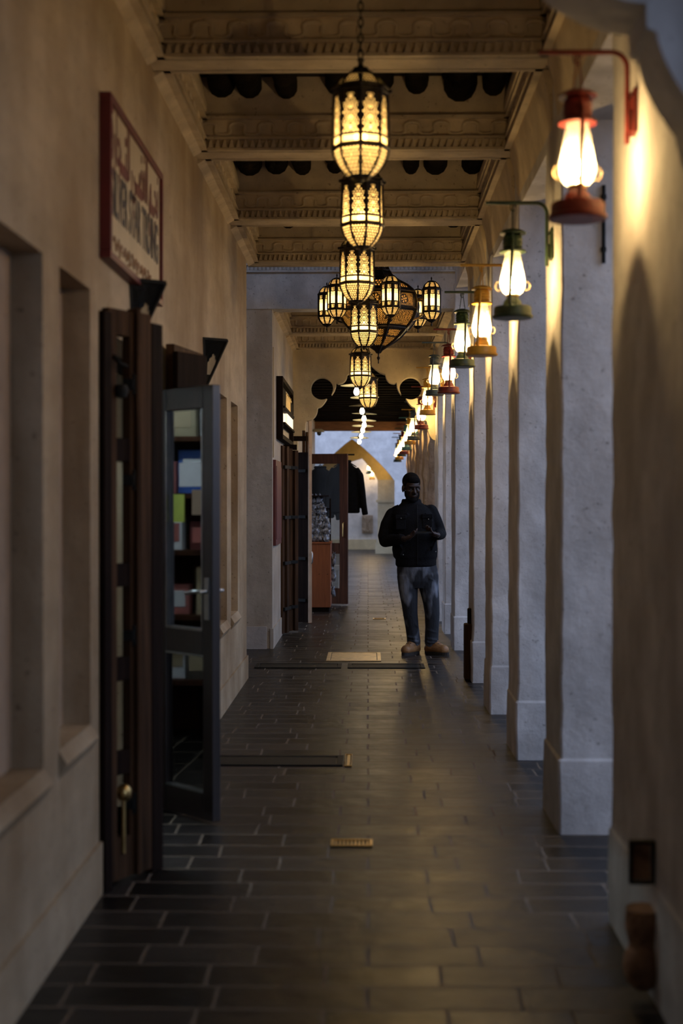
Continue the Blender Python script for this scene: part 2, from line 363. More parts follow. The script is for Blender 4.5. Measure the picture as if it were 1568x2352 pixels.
# cross passage on the left and second section of the wall
mb = MB().box(-5, XL-.32, 11.45, 11.75, 0, 4.5); struct('wall_passage', mb, M['wall'])
XL2 = -.95
mb = MB().wall(lambda u, z, d: (u, 14.1+d, z), -5, XL2-.302, 0, 4.9, [], .3)
mb.box(XL2-.4, XL2-.055, 14.06, 14.42, 0, .22)
struct('wall_pier', mb, M['pillar'])
mb = MB().wall(fy(XL2), 14.1, 24.5, 0, 4.5, [(15.95, 17.2, 0, 2.1, None), (18.6, 19.9, 0, 2.1, None)], .3)
mb.box(XL2-.02, XL2+.012, 14.08, 15.85, 0, .2)
mb.wall(fy(-1.16), 24.5, 31.2, 0, 4.2, [(25.2, 26.2, 0, 2.2, .2)], .3); mb.box(-1.46, XL2-.3, 24.4, 24.5, 0, 4.2)
struct('wall_side_far', mb, M['walltwo'])
mb = MB().box(-5.3, -5, 11, 14.6, 0, 4.9); struct('wall_passage_end', mb, M['pillar'])
# roofs
struct('wall_light_block', MB().box(-3, 1.4, -6.4, -6.1, 0, 4.3), M['wall'])  # unseen end wall added behind the camera to hold back sky light
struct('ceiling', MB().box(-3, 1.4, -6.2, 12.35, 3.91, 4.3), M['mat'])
struct('ceiling_crossing', MB().box(-5.2, 1.4, 12.0, 14.6, 4.85, 5.1), M['wall'])
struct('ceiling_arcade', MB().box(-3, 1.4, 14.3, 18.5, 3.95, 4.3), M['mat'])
mb = MB().box(-3, 1.4, 18.4, 31.3, 3.30, 3.6)
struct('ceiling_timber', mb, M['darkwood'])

# --- moulded cornice built along a line
def cornice(mb, p, q, n, z, top=True, lip=.03):
    p = Vector(p); q = Vector(q); L = (q-p).length; d = (q-p)/L; n = Vector(n)
    def P(s, o, h): w = p + d*s + n*o; return (w.x, w.y, z+h)
    def strip(h0, h1, o, h0b=None):
        mb.add([P(0, -.01, h0), P(0, o, h0), P(0, o*.9, h1), P(0, -.01, h1), P(L, -.01, h0), P(L, o, h0), P(L, o*.9, h1), P(L, -.01, h1)],
               [(0,1,2,3),(7,6,5,4),(0,4,5,1),(1,5,6,2),(2,6,7,3),(3,7,4,0)])
    strip(.0, .016, .036); strip(.067, .08, .036); strip(.183, .20, .036)
    k = int(L/.04)
    for i in range(k):          # little wedge teeth
        s = (i+.5)*L/k; w = .014
        mb.add([P(s-w, 0, .018), P(s+w, 0, .018), P(s+w*.2, .0, .066), P(s-w*.2, .0, .066), P(s-w, .032, .018), P(s+w, .032, .018), P(s+w*.2, .022, .066), P(s-w*.2, .022, .066)],
               [(0,1,2,3),(7,6,5,4),(0,4,5,1),(1,5,6,2),(2,6,7,3),(3,7,4,0)])
    k = max(1, round(L/.165)); per = L/k
    pts = []
    for i in range(k*14+1):     # running scroll in relief
        t = i/14*2*PI; s = i/14*per + .018*math.sin(2*t); pts.append(P(min(max(s, .005), L-.005), .004, .13 - .036*math.cos(t)))
    mb.tube(pts, .011, 6)
beams = [(2.86, 3.04), (4.66, 4.84), (6.48, 6.66), (8.2, 8.38), (10.2, 10.4), (12.02, 12.2)]
beams = [(-4.2, -4.02), (-2.4, -2.2), (-.6, -.42), (1.1, 1.28)] + [(2.86, 3.04)] + [(4.72, 4.9)] + beams[2:]
tn = 2
for y0, y1 in beams:
    if y1 < 2: 
        struct('trim_%d' % tn, MB().box(XL-.01, XR+.1, y0, y1, ZB, 4.1), M['cornice']); tn += 1; continue
    mb = MB().box(XL-.01, XR+.1, y0, y1, ZB, 4.1)
    cornice(mb, (XL, y0), (XR-.02, y0), (0, -1), ZB); cornice(mb, (XL, y1), (XR-.02, y1), (0, 1), ZB)
    struct('trim_%d' % tn, mb, M['cornice'], smooth=40); tn += 1
# side cornices per bay
ys = [-6] + [v for b in beams for v in b]
for i in range(10, len(ys)-1, 2):
    a, b = ys[i], ys[i+1]
    mb = MB(); mb.prism([(0, -.03), (.05, .0), (.05, .2), (.09, .22), (.09, .26), (0, .62)], lambda u, v, t: (XL-.005+u, t, ZB+v), a, b)
    cornice(mb, (XL+.045, a), (XL+.045, b), (1, 0), ZB)
    struct('trim_%d' % tn, mb, M['cornice'], smooth=40); tn += 1
    mb = MB(); mb.prism([(0, -.30), (.03, -.10), (.05, -.03), (.05, .2), (.09, .22), (.09, .26), (0, .62)], lambda u, v, t: (XR+.005-u, t, ZB+v), a, b)
    cornice(mb, (XR-.045, a), (XR-.045, b), (-1, 0), ZB)
    struct('trim_%d' % tn, mb, M['cornice'], smooth=40); tn += 1
# poles laid over the coffers
def log_mesh(L, r, seed):
    R = random.Random(seed); mb = MB(); n = 12; pts = []; rr = []
    ox = R.uniform(-.02, .02)
    for i in range(15):
        t = i/14; pts.append((ox*math.sin(t*3+seed), t*L, .018*math.sin(t*5+seed))); rr.append(r*(1+.16*math.sin(t*9+seed*2)+R.uniform(-.07, .07)))
    mb.tube(pts, rr, n)
    for k in range(3):
        a = R.uniform(0, 6.28); yy = R.uniform(.1, .9)*L; mb.ball((math.cos(a)*r*.8, yy, -abs(math.sin(a))*r*.8), (.03, .06, .035), 6)
    return mb
bays = [(3.04, 4.72), (4.9, 6.48), (6.66, 8.2), (8.38, 10.2), (10.4, 12.02)]
for bi, (a, b) in enumerate(bays):
    k = 8
    for i in range(k):
        x = -.86 + i*1.56/(k-1) + rnd.uniform(-.06, .06); r = rnd.uniform(.055, .095)
        o = obj('ceiling_pole', log_mesh(b-a, r, bi*9+i), M['log'], smooth=60, loc=(x, a, 3.865 + rnd.uniform(-.02, .02)))
        tag(o, 'dark rough pole laid across a plaster ceiling coffer under the matting', 'pole', 'dark poles over the ceiling coffers')
# crossing and second section beams
def arcade_beam(y0, y1, zb, top, teeth=False):
    global tn
    mb = MB().box(-1.3 if teeth else XL2-.05, XR+.2, y0-.012, y1+.012, zb, top); y0 -= .012; y1 += .012
    if teeth: cornice(mb, (-1.25, y0), (XR+.1, y0), (0, -1), 3.73)
    else: cornice(mb, (XL2, y0), (XR, y0), (0, -1), zb)
    cornice(mb, (XL2, y1), (XR, y1), (0, 1), zb)
    struct('trim_%d' % tn, mb, M['cornice'] if not teeth else M['pillar'], smooth=40); tn += 1
arcade_beam(14.1, 14.3, 3.37, 4.9, True)
arcade_beam(16.3, 16.48, 3.38, 4.05)
for sx, X in ((1, XL2), (-1, XR)):
    for a, b in ((14.3, 16.3), (16.48, 17.98)):
        mb = MB(); mb.prism([(0, -.03), (.05, .0), (.05, .2), (.09, .26), (0, .66)], lambda u, v, t: (X+sx*(u-.005), t, 3.38+v), a, b)
        cornice(mb, (X+sx*.045, a), (X+sx*.045, b), (sx, 0), 3.38); struct('trim_%d' % tn, mb, M['cornice'], smooth=40); tn += 1
mb = MB(); mb.box(XL2, XR, 17.9, 18.0, 3.38, 4.05); cornice(mb, (XL2, 17.9), (XR, 17.9), (0, -1), 3.38)
struct('trim_%d' % tn, mb, M['cornice'], smooth=40); tn += 1

# --- right arcade: pillars and the wall above the openings
def arcade_top(y0, y1, zt=4.1, m=None):
    mb = MB().box(XR-.0, XR+.45, y0, y1, 3.14, zt); return mb
struct('wall_right', arcade_top(-6, 12.3), M['pillar'])
struct('wall_right_crossing', MB().box(XR, XR+.45, 12.3, 14.3, 3.55, 4.9), M['pillar'])
struct('wall_right_far', arcade_top(14.3, 18.4), M['pillar'])
struct('wall_right_timber', MB().box(XR-.02, XR+.43, 18.4, 31.3, 3.05, 3.5), M['rough'])
def pillar(y0, y1, mats, ztop=3.16, x0=XR-.012, x1=XR+.46, plinth=.33, rough=0.0, seed=1):
    """upright plaster pillar with softly uneven arrises and a low plinth"""
    R = random.Random(seed); mb = MB(); nz = 26
    def ring(z, g, jag):
        cr = .009
        out = []
        for cx, cy, sx, sy in ((x0-g, y0-g, -1, -1), (x1+g, y0-g, 1, -1), (x1+g, y1+g, 1, 1), (x0-g, y1+g, -1, 1)):
            j1 = R.uniform(-jag, jag); j2 = R.uniform(-jag, jag)
            out.append((cx - sx*cr*(.0 if sx*sy > 0 else 1) + (0 if sx*sy > 0 else 0) + j1, cy - sy*cr*(1 if sx*sy > 0 else 0) + j2, z))
            out.append((cx - sx*cr*(1 if sx*sy > 0 else 0) + j1, cy - sy*cr*(0 if sx*sy > 0 else 1) + j2, z))
        return out
    levels = [(0, .009), (plinth*.5, .010), (plinth-.006, .009), (plinth+.006, .001)] + [(plinth+.01+(ztop-plinth-.01)*(i+1)/nz, 0) for i in range(nz)]
    vs = []; fs = []
    for z, g in levels: vs += ring(z, g, .0035+rough)
    for i in range(len(levels)-1):
        for k in range(8): k2 = (k+1) % 8; fs.append((i*8+k, i*8+k2, (i+1)*8+k2, (i+1)*8+k))
    fs += [tuple(range(7, -1, -1)), tuple(range((len(levels)-1)*8, len(levels)*8))]
    mb.add(vs, fs); return mb
PIL = [(3.30, 4.97), (6.27, 6.82), (8.07, 8.62), (9.80, 10.3), (11.48, 11.98), (13.98, 14.5), (15.7, 16.2), (17.35, 18.15)]
for i, (a, b) in enumerate([(-5.4, -4.9), (-3.5, -3.0), (-1.6, -1.1), (.3, .8)] + PIL):
    o = obj('pillar', pillar(a, b, None, 3.6 if 11 < a < 14.2 else 3.16, seed=i), M['pillar'], smooth=25); o['kind'] = 'structure'; o.name = 'trim_%d' % tn; tn += 1
for i in range(7):
    a = 19.5 + i*1.8
    o = obj('trim_%d' % tn, pillar(a, a+.5, None, 3.1, x0=XR-.03, rough=.014, seed=40+i, plinth=.2), M['rough'], smooth=50); o['kind'] = 'structure'; tn += 1

# --- scalloped transverse arches
def lobe(x0, z0, x1, z1, n=8):
    """quarter curve from a vertical start at (x0,z0) to a flat end at (x1,z1)"""
    return [(x0 + (x1-x0)*(1-math.cos(PI/2*i/n)), z0 + (z1-z0)*math.sin(PI/2*i/n)) for i in range(n+1)]
def arch_path(hw):
    """right half of the opening from the peak outwards, as (dx, dz from peak)"""
    p = [(0, 0)]
    p += [(.015+.225*i/8, -.045*i/8 - .12*math.sin(PI/2*i/8)) for i in range(9)]
    p += lobe(.245, -.18, .355, -.285) + lobe(.385, -.27, .395, -.34, 4)[:-1]
    p += [(.395+.045*i/6, -.34-.085*(i/6)**.7) for i in range(7)]
    c = (.562, -.345); r = .142
    a0 = math.atan2(-.425-c[1], .44-c[0]); a0 = a0 % (2*PI)
    a1 = math.atan2(-.475-c[1], .50-c[0]) % (2*PI)
    A = a0; B = a1 - 2*PI
    for i in range(1, 28):
        a = A + (B-A)*i/27
        p.append((c[0]+r*math.cos(a), c[1]+r*math.sin(a)))
    p += [(.50+.11*i/6, -.475-.11*math.sin(PI/2*i/6)) for i in range(1, 7)]
    p += lobe(.62, -.60, .76, -.755) + lobe(.77, -.79, .87, -1.0)
    return [(min(x, hw), z) for x, z in p]
def scallop_arch(y0, y1, cx, peak, hw, xl, xr, top, mats, sc=1.0):
    h = [(x*sc, z*sc) for x, z in arch_path(9)]
    h = [(min(x, hw), z) for x, z in h]
    R_ = [(cx+x, peak+z) for x, z in h] + [(cx+hw, 0)]
    L_ = [(cx-x, peak+z) for x, z in h] + [(cx-hw, 0)]
    poly = [(xl, 0), (xl, top), (xr, top), (xr, 0)] + list(reversed(R_))[0:] + L_[1:]
    return MB().prism(poly, lambda u, v, t: (u, t, v), y0, y1)
mb = scallop_arch(18.0, 18.2, -.022, 3.235, .90, XL2-.2, XR+.3, 4.05, None)
struct('wall_arch_far', mb, M['beige'], smooth=25)
hp = [(.46, 2.74)] + [(.46+.204*i/8, 2.735-.075*math.sin(PI/2*i/8)) for i in range(1, 9)] + [(.666, 2.60), (.688, 2.592)] + [(.690+.095*(i/10)**1.5, 2.588-.19*i/10) for i in range(1, 11)] + [(.80, 2.33), (.99, 2.05), (1.02, 1.9), (1.02, 0)]
mb = MB().prism([(2.4, 0), (2.4, 4.05), (-1.3, 4.05), (-1.3, 2.95), (.30, 2.95), (.40, 2.80)] + hp, lambda u, v, t: (u, t, v), 3.42, 3.66)
struct('wall_arch_near', mb, M['pillar'], smooth=25)

# --- timber bay end, courtyard walls
struct('trim_%d' % tn, MB().box(-1.3, XR+.2, 31.0, 31.3, 3.0, 3.32), M['beamwood'], bevel=.01); tn += 1
for i in range(24):
    y = 18.7 + i*.52
    o = obj('ceiling_joist', MB().box(-1.2, XR, y, y+.12, 3.18, 3.302), M['darkwood'], bevel=.008)
    tag(o, 'dark timber joist under the flat ceiling beyond the scalloped arch', 'joist', 'joists of the dark timber ceiling')
def pointed(cx, hw, spring, apex, n=8, left=None):
    pts = [(cx+hw, 0), (cx+hw, spring)]
    for i in range(1, n+1):
        t = i/n; pts.append((cx+hw*(1-t**1.12), spring + (apex-spring)*(1-(1-t)**1.1)))
    l = left if left is not None else hw
    for i in range(n-1, -1, -1):
        t = i/n; pts.append((cx-l*(1-t**1.12), spring + (apex-spring)*(1-(1-t)**1.1)))
    pts.append((cx-l, 0)); return pts
def arch_wall(y0, y1, xl, xr, top, arch): 
    return MB().prism([(xl, 0), (xl, top), (xr, top), (xr, 0)] + arch, lambda u, v, t: (u, t, v), y0, y1)
struct('wall_courtyard', arch_wall(38, 38.3, -7, 5, 4.4, pointed(-.43, 1.14, 2.0, 3.12)), M['far'])
M['lamplit'] = plaster('plaster_lamplit', (.74, .50, .15), (.62, .40, .12), .4, (2, 2, 1))  # warm lamp light on the arch face, put into the plaster colour
ap = [p for p in pointed(-.17, .44, 2.05, 2.66, left=1.5) if p[1] >= 2.05]
struct('wall_courtyard_inner', MB().prism([(-7, 2.05), (-7, 3.6), (5, 3.6), (5, 2.05)] + ap, lambda u, v, t: (u, t, v), 39.6, 40.2), M['lamplit'])
struct('wall_courtyard_pier', MB().box(.27, 5, 39.6, 40.2, 0, 2.05), M['beige']); struct('wall_courtyard_left', MB().box(-7, -1.67, 39.6, 40.2, 0, 2.05), M['beige'])
struct('ceiling_courtyard', MB().box(-7, 5, 38.2, 40.2, 3.6, 3.9), M['beige'])
struct('wall_end', MB().box(-7, 5, 43.0, 43.3, 0, 4.4), M['far'])
struct('trim_%d' % tn, MB().box(.22, .74, 39.54, 39.62, 1.42, 1.50).box(.2, .76, 39.5, 39.64, 0, .30).box(-7, .26, 42.9, 43.02, 0, .3), M['beige']); tn += 1
struct('wall_opposite', MB().box(9.0, 9.4, -7, 52, 0, 2.2), M['far'])

# ------------------------------------------------------------------ hurricane lanterns on wall brackets
def make_bracket(paint):
    """origin on the pillar face; arm reaches out along -X"""
    t = thing('lamp_bracket', 'x', 'bracket')
    pts = [(-.028, 0, -.26), (-.028, 0, -.02)] + [(-.028-.05*(1-math.cos(PI/2*i/6)), 0, -.02+.05*math.sin(PI/2*i/6)) for i in range(1, 7)] + [(-.31, 0, .03)]
    obj('arm', MB().tube(pts, .0085, 10), paint, t, 40)
    obj('mounting_plate', MB().box(-.014, 0, -.035, .035, -.23, -.09).box(-.03, -.01, -.018, .018, -.225, -.16), paint, t, bevel=.003)
    for s in (.02, -.02): obj('bolt', MB().ball((-.016, s, -.11), .006, 6), M['iron'], t, 40)
    obj('hook', MB().tube([(-.185+.012*math.cos(a), 0, .012+.02*math.sin(a)) for a in [i*.5 for i in range(12)]], .003, 6), paint, t, 40)
    return t
def make_lamp(paint):
    """origin at the underside of the base"""
    t = thing('hurricane_lantern', 'x', 'lantern')
    obj('base', MB().lathe([(.0, 0), (.088, 0), (.094, .006), (.094, .012), (.086, .018), (.086, .046), (.082, .054), (.045, .060), (.040, .078), (.030, .09), (.026, .10), (0, .10)], 32), paint, t, 35)
    obj('burner', MB().lathe([(.024, .095), (.03, .10), (.03, .112), (.018, .12), (0, .12)], 20), M['brassgold'], t, 35)
    obj('bulb', MB().ball((0, 0, .165), (.017, .017, .024), 8), M['bulb'], t, 180)
    ch = obj('glass_chimney', MB().lathe([(.030, .106), (.046, .122), (.056, .145), (.058, .165), (.053, .20), (.044, .245), (.036, .29), (.035, .305)], 32), M['chimney'], t, 180)
    for a in (0, PI):
        lg = MB().tube([(math.cos(a)*(.064+.014*math.cos(b)), .0, .148+.02*math.sin(b)) for b in [i*2*PI/12 for i in range(12)]], .003, 6, closed=True)
        obj('globe_guard', lg, M['chimney'], t, 180)
    obj('collar', MB().lathe([(.034, .30), (.060, .303), (.060, .311), (.040, .318), (.040, .33), (0, .33)], 28), paint, t, 35)
    cap = obj('cap', MB().lathe([(.036, .318), (.046, .325), (.043, .338), (.047, .342), (.043, .356), (.047, .36), (.042, .378), (.036, .384), (0, .384)], 28), paint, t, 35)
    obj('hood', MB().lathe([(.060, .386), (.062, .392), (.045, .404), (.016, .412), (0, .413)], 28), paint, cap, 35)
    for s in (1, -1):
        obj('frame_tube', MB().tube([(.012*s, s*.062, .03), (.012*s, s*.068, .08), (.008*s, s*.068, .20), (0, s*.058, .33), (0, s*.045, .36)], .0078, 8), paint, t, 60)
    w = [(0, -.045, .36)] + [(0, -.05+.0, .40), (0, -.012, .51), (0, 0, .53), (0, .012, .51), (0, .05, .40), (0, .045, .36)]
    obj('bail_wire', MB().tube(w, .0028, 6), paint, t, 60)
    return t
lampspec = [(4.53, 'red', 2.36), (6.55, 'green', 2.306), (8.33, 'yellow', 2.315), (10.05, 'green', 2.41), (11.73, 'red', 2.35), (14.24, 'grey', 2.52), (15.95, 'yellow', 2.43), (17.75, 'red', 2.36),
            (19.75, 'grey', 2.31), (21.55, 'yellow', 2.32), (23.35, 'teal', 2.30), (25.15, 'red', 2.29), (26.95, 'green', 2.31), (28.75, 'yellow', 2.30), (30.55, 'green', 2.30)]
cname = {'red': 'red', 'green': 'dark green', 'yellow': 'yellow', 'grey': 'grey-green', 'teal': 'blue-green'}
order = ['nearest', 'second', 'third', 'fourth', 'fifth', 'sixth', 'seventh', 'eighth', 'ninth', 'tenth', 'eleventh', 'twelfth', 'thirteenth', 'fourteenth', 'farthest']
L0 = make_lamp(M['red']); B0 = make_bracket(M['red'])
for i, (y, c, z) in enumerate(lampspec):
    far = y > 18.4
    lb = 'lit %s hurricane lantern on a bracket, %s of the row along the pillars' % (cname[c], order[i])
    bb = '%s bent pipe bracket holding the %s hurricane lantern along the pillars' % (cname[c], order[i])
    if i == 0: l, b = L0, B0
    else: l, b = dup(L0), dup(B0)
    l['label'] = lb; b['label'] = bb
    l['group'] = 'hurricane lanterns along the pillars'; b['group'] = 'lantern brackets along the pillars'
    bx = XR - (.012 if not far else .045)
    b.location = (bx, y, z + .53 - .03)
    l.location = (bx - .185, y, z); l.rotation_euler = (0, 0, [.15, -.1, -.25, .35, .2, -.3, .15, 0, .3, -.2, .1, .25, -.1, .1, 0][i])
    if c != 'red': recolor(l, M['red'], M[c]); recolor(b, M['red'], M[c])
for i, (x, y, z, c, lb) in enumerate([(.60, 38.9, 2.30, 'red', 'lit red hurricane lantern high under the yellow-lit pointed arch'), (.03, 42.0, 2.26, 'green', 'lit dark green hurricane lantern seen through the inner pointed arch'),
                           (.12, 42.6, 2.10, 'yellow', 'lit yellow hurricane lantern low behind the green one in the inner arch')]):
    l = dup(L0); l['label'] = lb; l.location = (x, y, z); l.rotation_euler = (0, 0, i)
    if c != 'red': recolor(l, M['red'], M[c])
    obj('hanging_rod', MB().tube([(0, 0, .525), (0, 0, 3.6-z)], .006, 6), M['iron'], l)
    if i: del l['group']
    l['group'] = 'hurricane lanterns in the far courtyard'

# ------------------------------------------------------------------ pierced metal lanterns
def pierced(prof, ns, mask, res, z0, z1):
    """octagonal shell cut through wherever mask(s,z) says hole; s runs 0..1 across a panel"""
    def rad(z):
        for (ra, za), (rb, zb) in zip(prof, prof[1:]):
            if za <= z <= zb: return ra + (rb-ra)*(z-za)/max(1e-6, zb-za)
        return prof[-1][0]
    mb = MB(); nz = int((z1-z0)/res); R = max(r for r, z in prof); nu = max(6, int(2*R*math.sin(PI/ns)/res))
    idx = {}
    def V(p, i, j):
        if i == nu: p = (p+1) % ns; i = 0
        k = (p, i, j)
        if k not in idx:
            a0 = 2*PI*p/ns; a1 = 2*PI*(p+1)/ns; z = z0+(z1-z0)*j/nz; r = rad(z); s = i/nu
            idx[k] = len(mb.v)
            mb.v.append((r*(math.cos(a0)*(1-s)+math.cos(a1)*s), r*(math.sin(a0)*(1-s)+math.sin(a1)*s), z))
        return idx[k]
    w = 2*R*math.sin(PI/ns)
    for j in range(nz):
        z = z0+(z1-z0)*(j+.5)/nz; wr = rad(z)/R
        for i in range(nu):
            s = (i+.5)/nu
            if mask(s, z, (s-.5)*w*wr, wr): continue
            for p in range(ns):
                mb.f.append((V(p, i, j), V(p, i+1, j), V(p, i+1, j+1), V(p, i, j+1))); mb.m.append(0)
    return mb
def dots(x, z, p, k=.40, big=None):
    """holes on a hexagonal net of pitch p"""
    h = p*.866; j = round(z/h); best = 9
    for jj in (j-1, j, j+1):
        ox = (jj % 2)*p/2; i = round((x-ox)/p)
        best = min(best, math.hypot(x-ox-i*p, z-jj*h))
    return best < p*k
def hatch(x, z, p, k=.44): return ((x+z) % p) < p*k and ((x-z) % p) < p*.75
def mask_main(s, z, x, wr):
    e = abs(s-.5)
    if z < .012: return False
    if z < .118:   # lower dome
        if e > .43 or z > .112: return False
        if e > .43 - .13*max(0, .09-z)/.09 and z < .09: return False
        return dots(x, z, .0150, .34)
    if .130 < z < .155: return e < .41
    if .164 < z < .322:
        half = .36 + .035*math.cos((z-.164)*2*PI/.041)
        if z > .283: half = .25 - (z-.283)*2.6
        if e > half: return False
        zz = (z-.164) % .041 - .0205
        if math.hypot(x, zz) < .0090: return True
        if math.hypot(x, zz) < .0120: return False
        return dots(x, z, .0142, .32)
    if .366 < z < .418:
        return e < .36 and z < .41 and dots(x, z, .0135, .27)
    return False
prof_main = [(.036, 0), (.060, .018), (.086, .045), (.103, .075), (.111, .10), (.114, .118), (.113, .16), (.110, .356), (.106, .36), (.100, .375), (.084, .398), (.058, .418), (.036, .430), (.030, .44)]
def make_lantern():
    """origin at the lowest point"""
    t = thing('moroccan_lantern', 'x', 'lantern')
    obj('pierced_body', pierced(prof_main, 8, mask_main, .0031, 0, .44), M['brass'], t, fix=False)
    obj('glass_liner', MB().lathe([(r*.93, z) for r, z in prof_main[:-1]], 8), M['liner'], t)
    obj('bulb', MB().ball((0, 0, .165), (.026, .026, .034), 8), M['bulb_lantern'], t, 180)
    rb = MB()
    for k in range(8):
        a = 2*PI*k/8; rb.tube([(math.cos(a)*(r+.001), math.sin(a)*(r+.001), z) for r, z in prof_main], .0032, 5)
    for z, r in ((.120, .117), (.160, .115), (.357, .119), (.342, .113)):
        rb.tube([(r*math.cos(2*PI*k/8), r*math.sin(2*PI*k/8), z) for k in range(8)], .0042, 5, closed=True)
    for k in range(8):
        a = 2*PI*k/8; rb.ball((math.cos(a)*.121, math.sin(a)*.121, .352), (.007, .007, .009), 5)
    obj('rib_frame', rb, M['brass'], t, 50)
    obj('finial', MB().lathe([(.0, -.02), (.006, -.018), (.009, -.008), (.018, .0), (.036, .004)], 16), M['brass'], t, 50)
    obj('top_cap', MB().lathe([(.034, .436), (.030, .446), (.012, .452), (.010, .47), (.016, .478), (.008, .488), (0, .49)], 16), M['brass'], t, 50)
    return t
def chain(mb, z0, z1, link=.042, w=.010, r=.0028):
    n = int((z1-z0)/(link*.78))+1; st = (z1-z0)/n
    for i in range(n):
        zc = z0+st*(i+.5); pts = []
        for k in range(14):
            a = 2*PI*k/14; u = w*math.cos(a); v = link/2*math.sin(a)*(1.0)
            pts.append((u, 0, zc+v) if i % 2 == 0 else (0, u, zc+v))
        mb.tube(pts, r, 6, closed=True)
    return mb
LS = [(-.030, 5.74, 2.765, 22.5*0+0, 'largest and nearest'), (-.030, 7.52, 2.80, 11, 'second'), (-.072, 9.30, 2.765, 4, 'third'), (-.032, 11.25, 2.68, 22.5, 'fourth'), (-.080, 15.2, 2.68, 6, 'fifth'), (.004, 17.0, 2.573, 14, 'last and smallest')]
L1 = make_lantern()
for i, (x, y, z, a, nm) in enumerate(LS):
    l = L1 if i == 0 else dup(L1)
    l.location = (x, y, z); l.rotation_euler = (0, 0, math.radians(a)); l['group'] = 'pierced metal lanterns hanging down the middle'
    l['label'] = 'glowing pierced metal lantern on a chain, %s in the middle row' % nm
    if 'tmp' in l: pass
for i, (x, y, z, a, nm) in enumerate(LS):
    l = [o for o in C.objects if o.name.startswith('moroccan_lantern')][i]
    obj('chain', chain(MB(), .485, 4.02 - z), M['iron'], l, 60)

# ------------------------------------------------------------------ great chandelier over the crossing
ch = thing('chandelier', 'huge dark onion-shaped pierced metal chandelier ringed by small lanterns', 'chandelier', (.095, 13.0, 2.72))
pb = [(.012, .10), (.03, .125), (.075, .155), (.15, .20), (.215, .25), (.265, .305), (.30, .335), (.335, .375), (.365, .43), (.382, .49), (.385, .54), (.378, .60), (.345, .655), (.29, .70), (.215, .74), (.15, .78), (.11, .83), (.088, .88), (.074, .98), (.07, 1.08), (.085, 1.13)]
def mask_big(s, z, x, wr):
    e = abs(s-.5)
    if z < .16 or z > 1.05: return False
    if z < .295: return e < .36 and hatch(x, z, .016) and not (.232 < z < .242)
    if z < .335: return False
    if z < .46: return e < .42 and hatch(x, z, .017)
    if z < .50: return False
    if z < .61:
        d = math.hypot(x, z-.555)
        if d < .034: return math.hypot(x, z-.555) < .008 or (d > .014 and (math.atan2(z-.555, x)*3/PI) % 1 < .55)
        if d < .046: return False
        return e < .36 and hatch(x, z, .015)
    if z < .66: return False
    if z < .745: return e < .38 and dots(x, z, .028, .30)
    if z < .86: return False
    return e < .35 and dots(x, z, .022, .3)
obj('pierced_body', pierced(pb, 8, mask_big, .0052, .10, 1.13), M['brass'], ch, fix=False).rotation_euler = (0, 0, .30)
rb = MB()
for k in range(8):
    a = 2*PI*k/8 + .30; rb.tube([(math.cos(a)*(r+.002), math.sin(a)*(r+.002), z) for r, z in pb], .010, 6)
for z, r in ((.315, .278), (.48, .382), (.635, .362), (.845, .105)): rb.tube([(r*math.cos(2*PI*k/8+.3), r*math.sin(2*PI*k/8+.3), z) for k in range(8)], .011, 6, closed=True)
obj('rib_frame', rb, M['brass'], ch, 50)
obj('glass_liner', MB().lathe([(r*.9, z) for r, z in pb[1:-4]], 24), M['amber'], ch, 180)
obj('finial', MB().lathe([(0, 0), (.006, .004), (.005, .03), (.012, .045), (.016, .055), (.006, .07), (.008, .09), (.020, .12)], 16), M['brass'], ch, 50)
obj('bulb', MB().ball((0, 0, .50), .05, 8), M['bulb_dim'], ch, 180)
obj('chain', chain(MB(), 1.12, 4.85-2.72, .06, .015, .005), M['iron'], ch, 60)
prof_s = [(.012, .03), (.035, .045), (.065, .075), (.082, .105), (.086, .115), (.086, .325), (.080, .335), (.066, .365), (.036, .392), (.010, .402)]
def mask_small(s, z, x, wr):
    e = abs(s-.5)
    if .05 < z < .108: return e < .34 and dots(x, z, .011, .4)
    if .13 < z < .31:
        zz = z-.22
        if abs(zz) < .052: return e < .30 and not (abs(x) < .0022 or (z % .014) < .0022)
        if abs(zz) < .060: return False
        return e < .24 and hatch(x, z, .010)
    if .34 < z < .38: return e < .34 and dots(x, z, .011, .38)
    return False
sm_mb = pierced(prof_s, 8, mask_small, .0034, .03, .402)
first = None
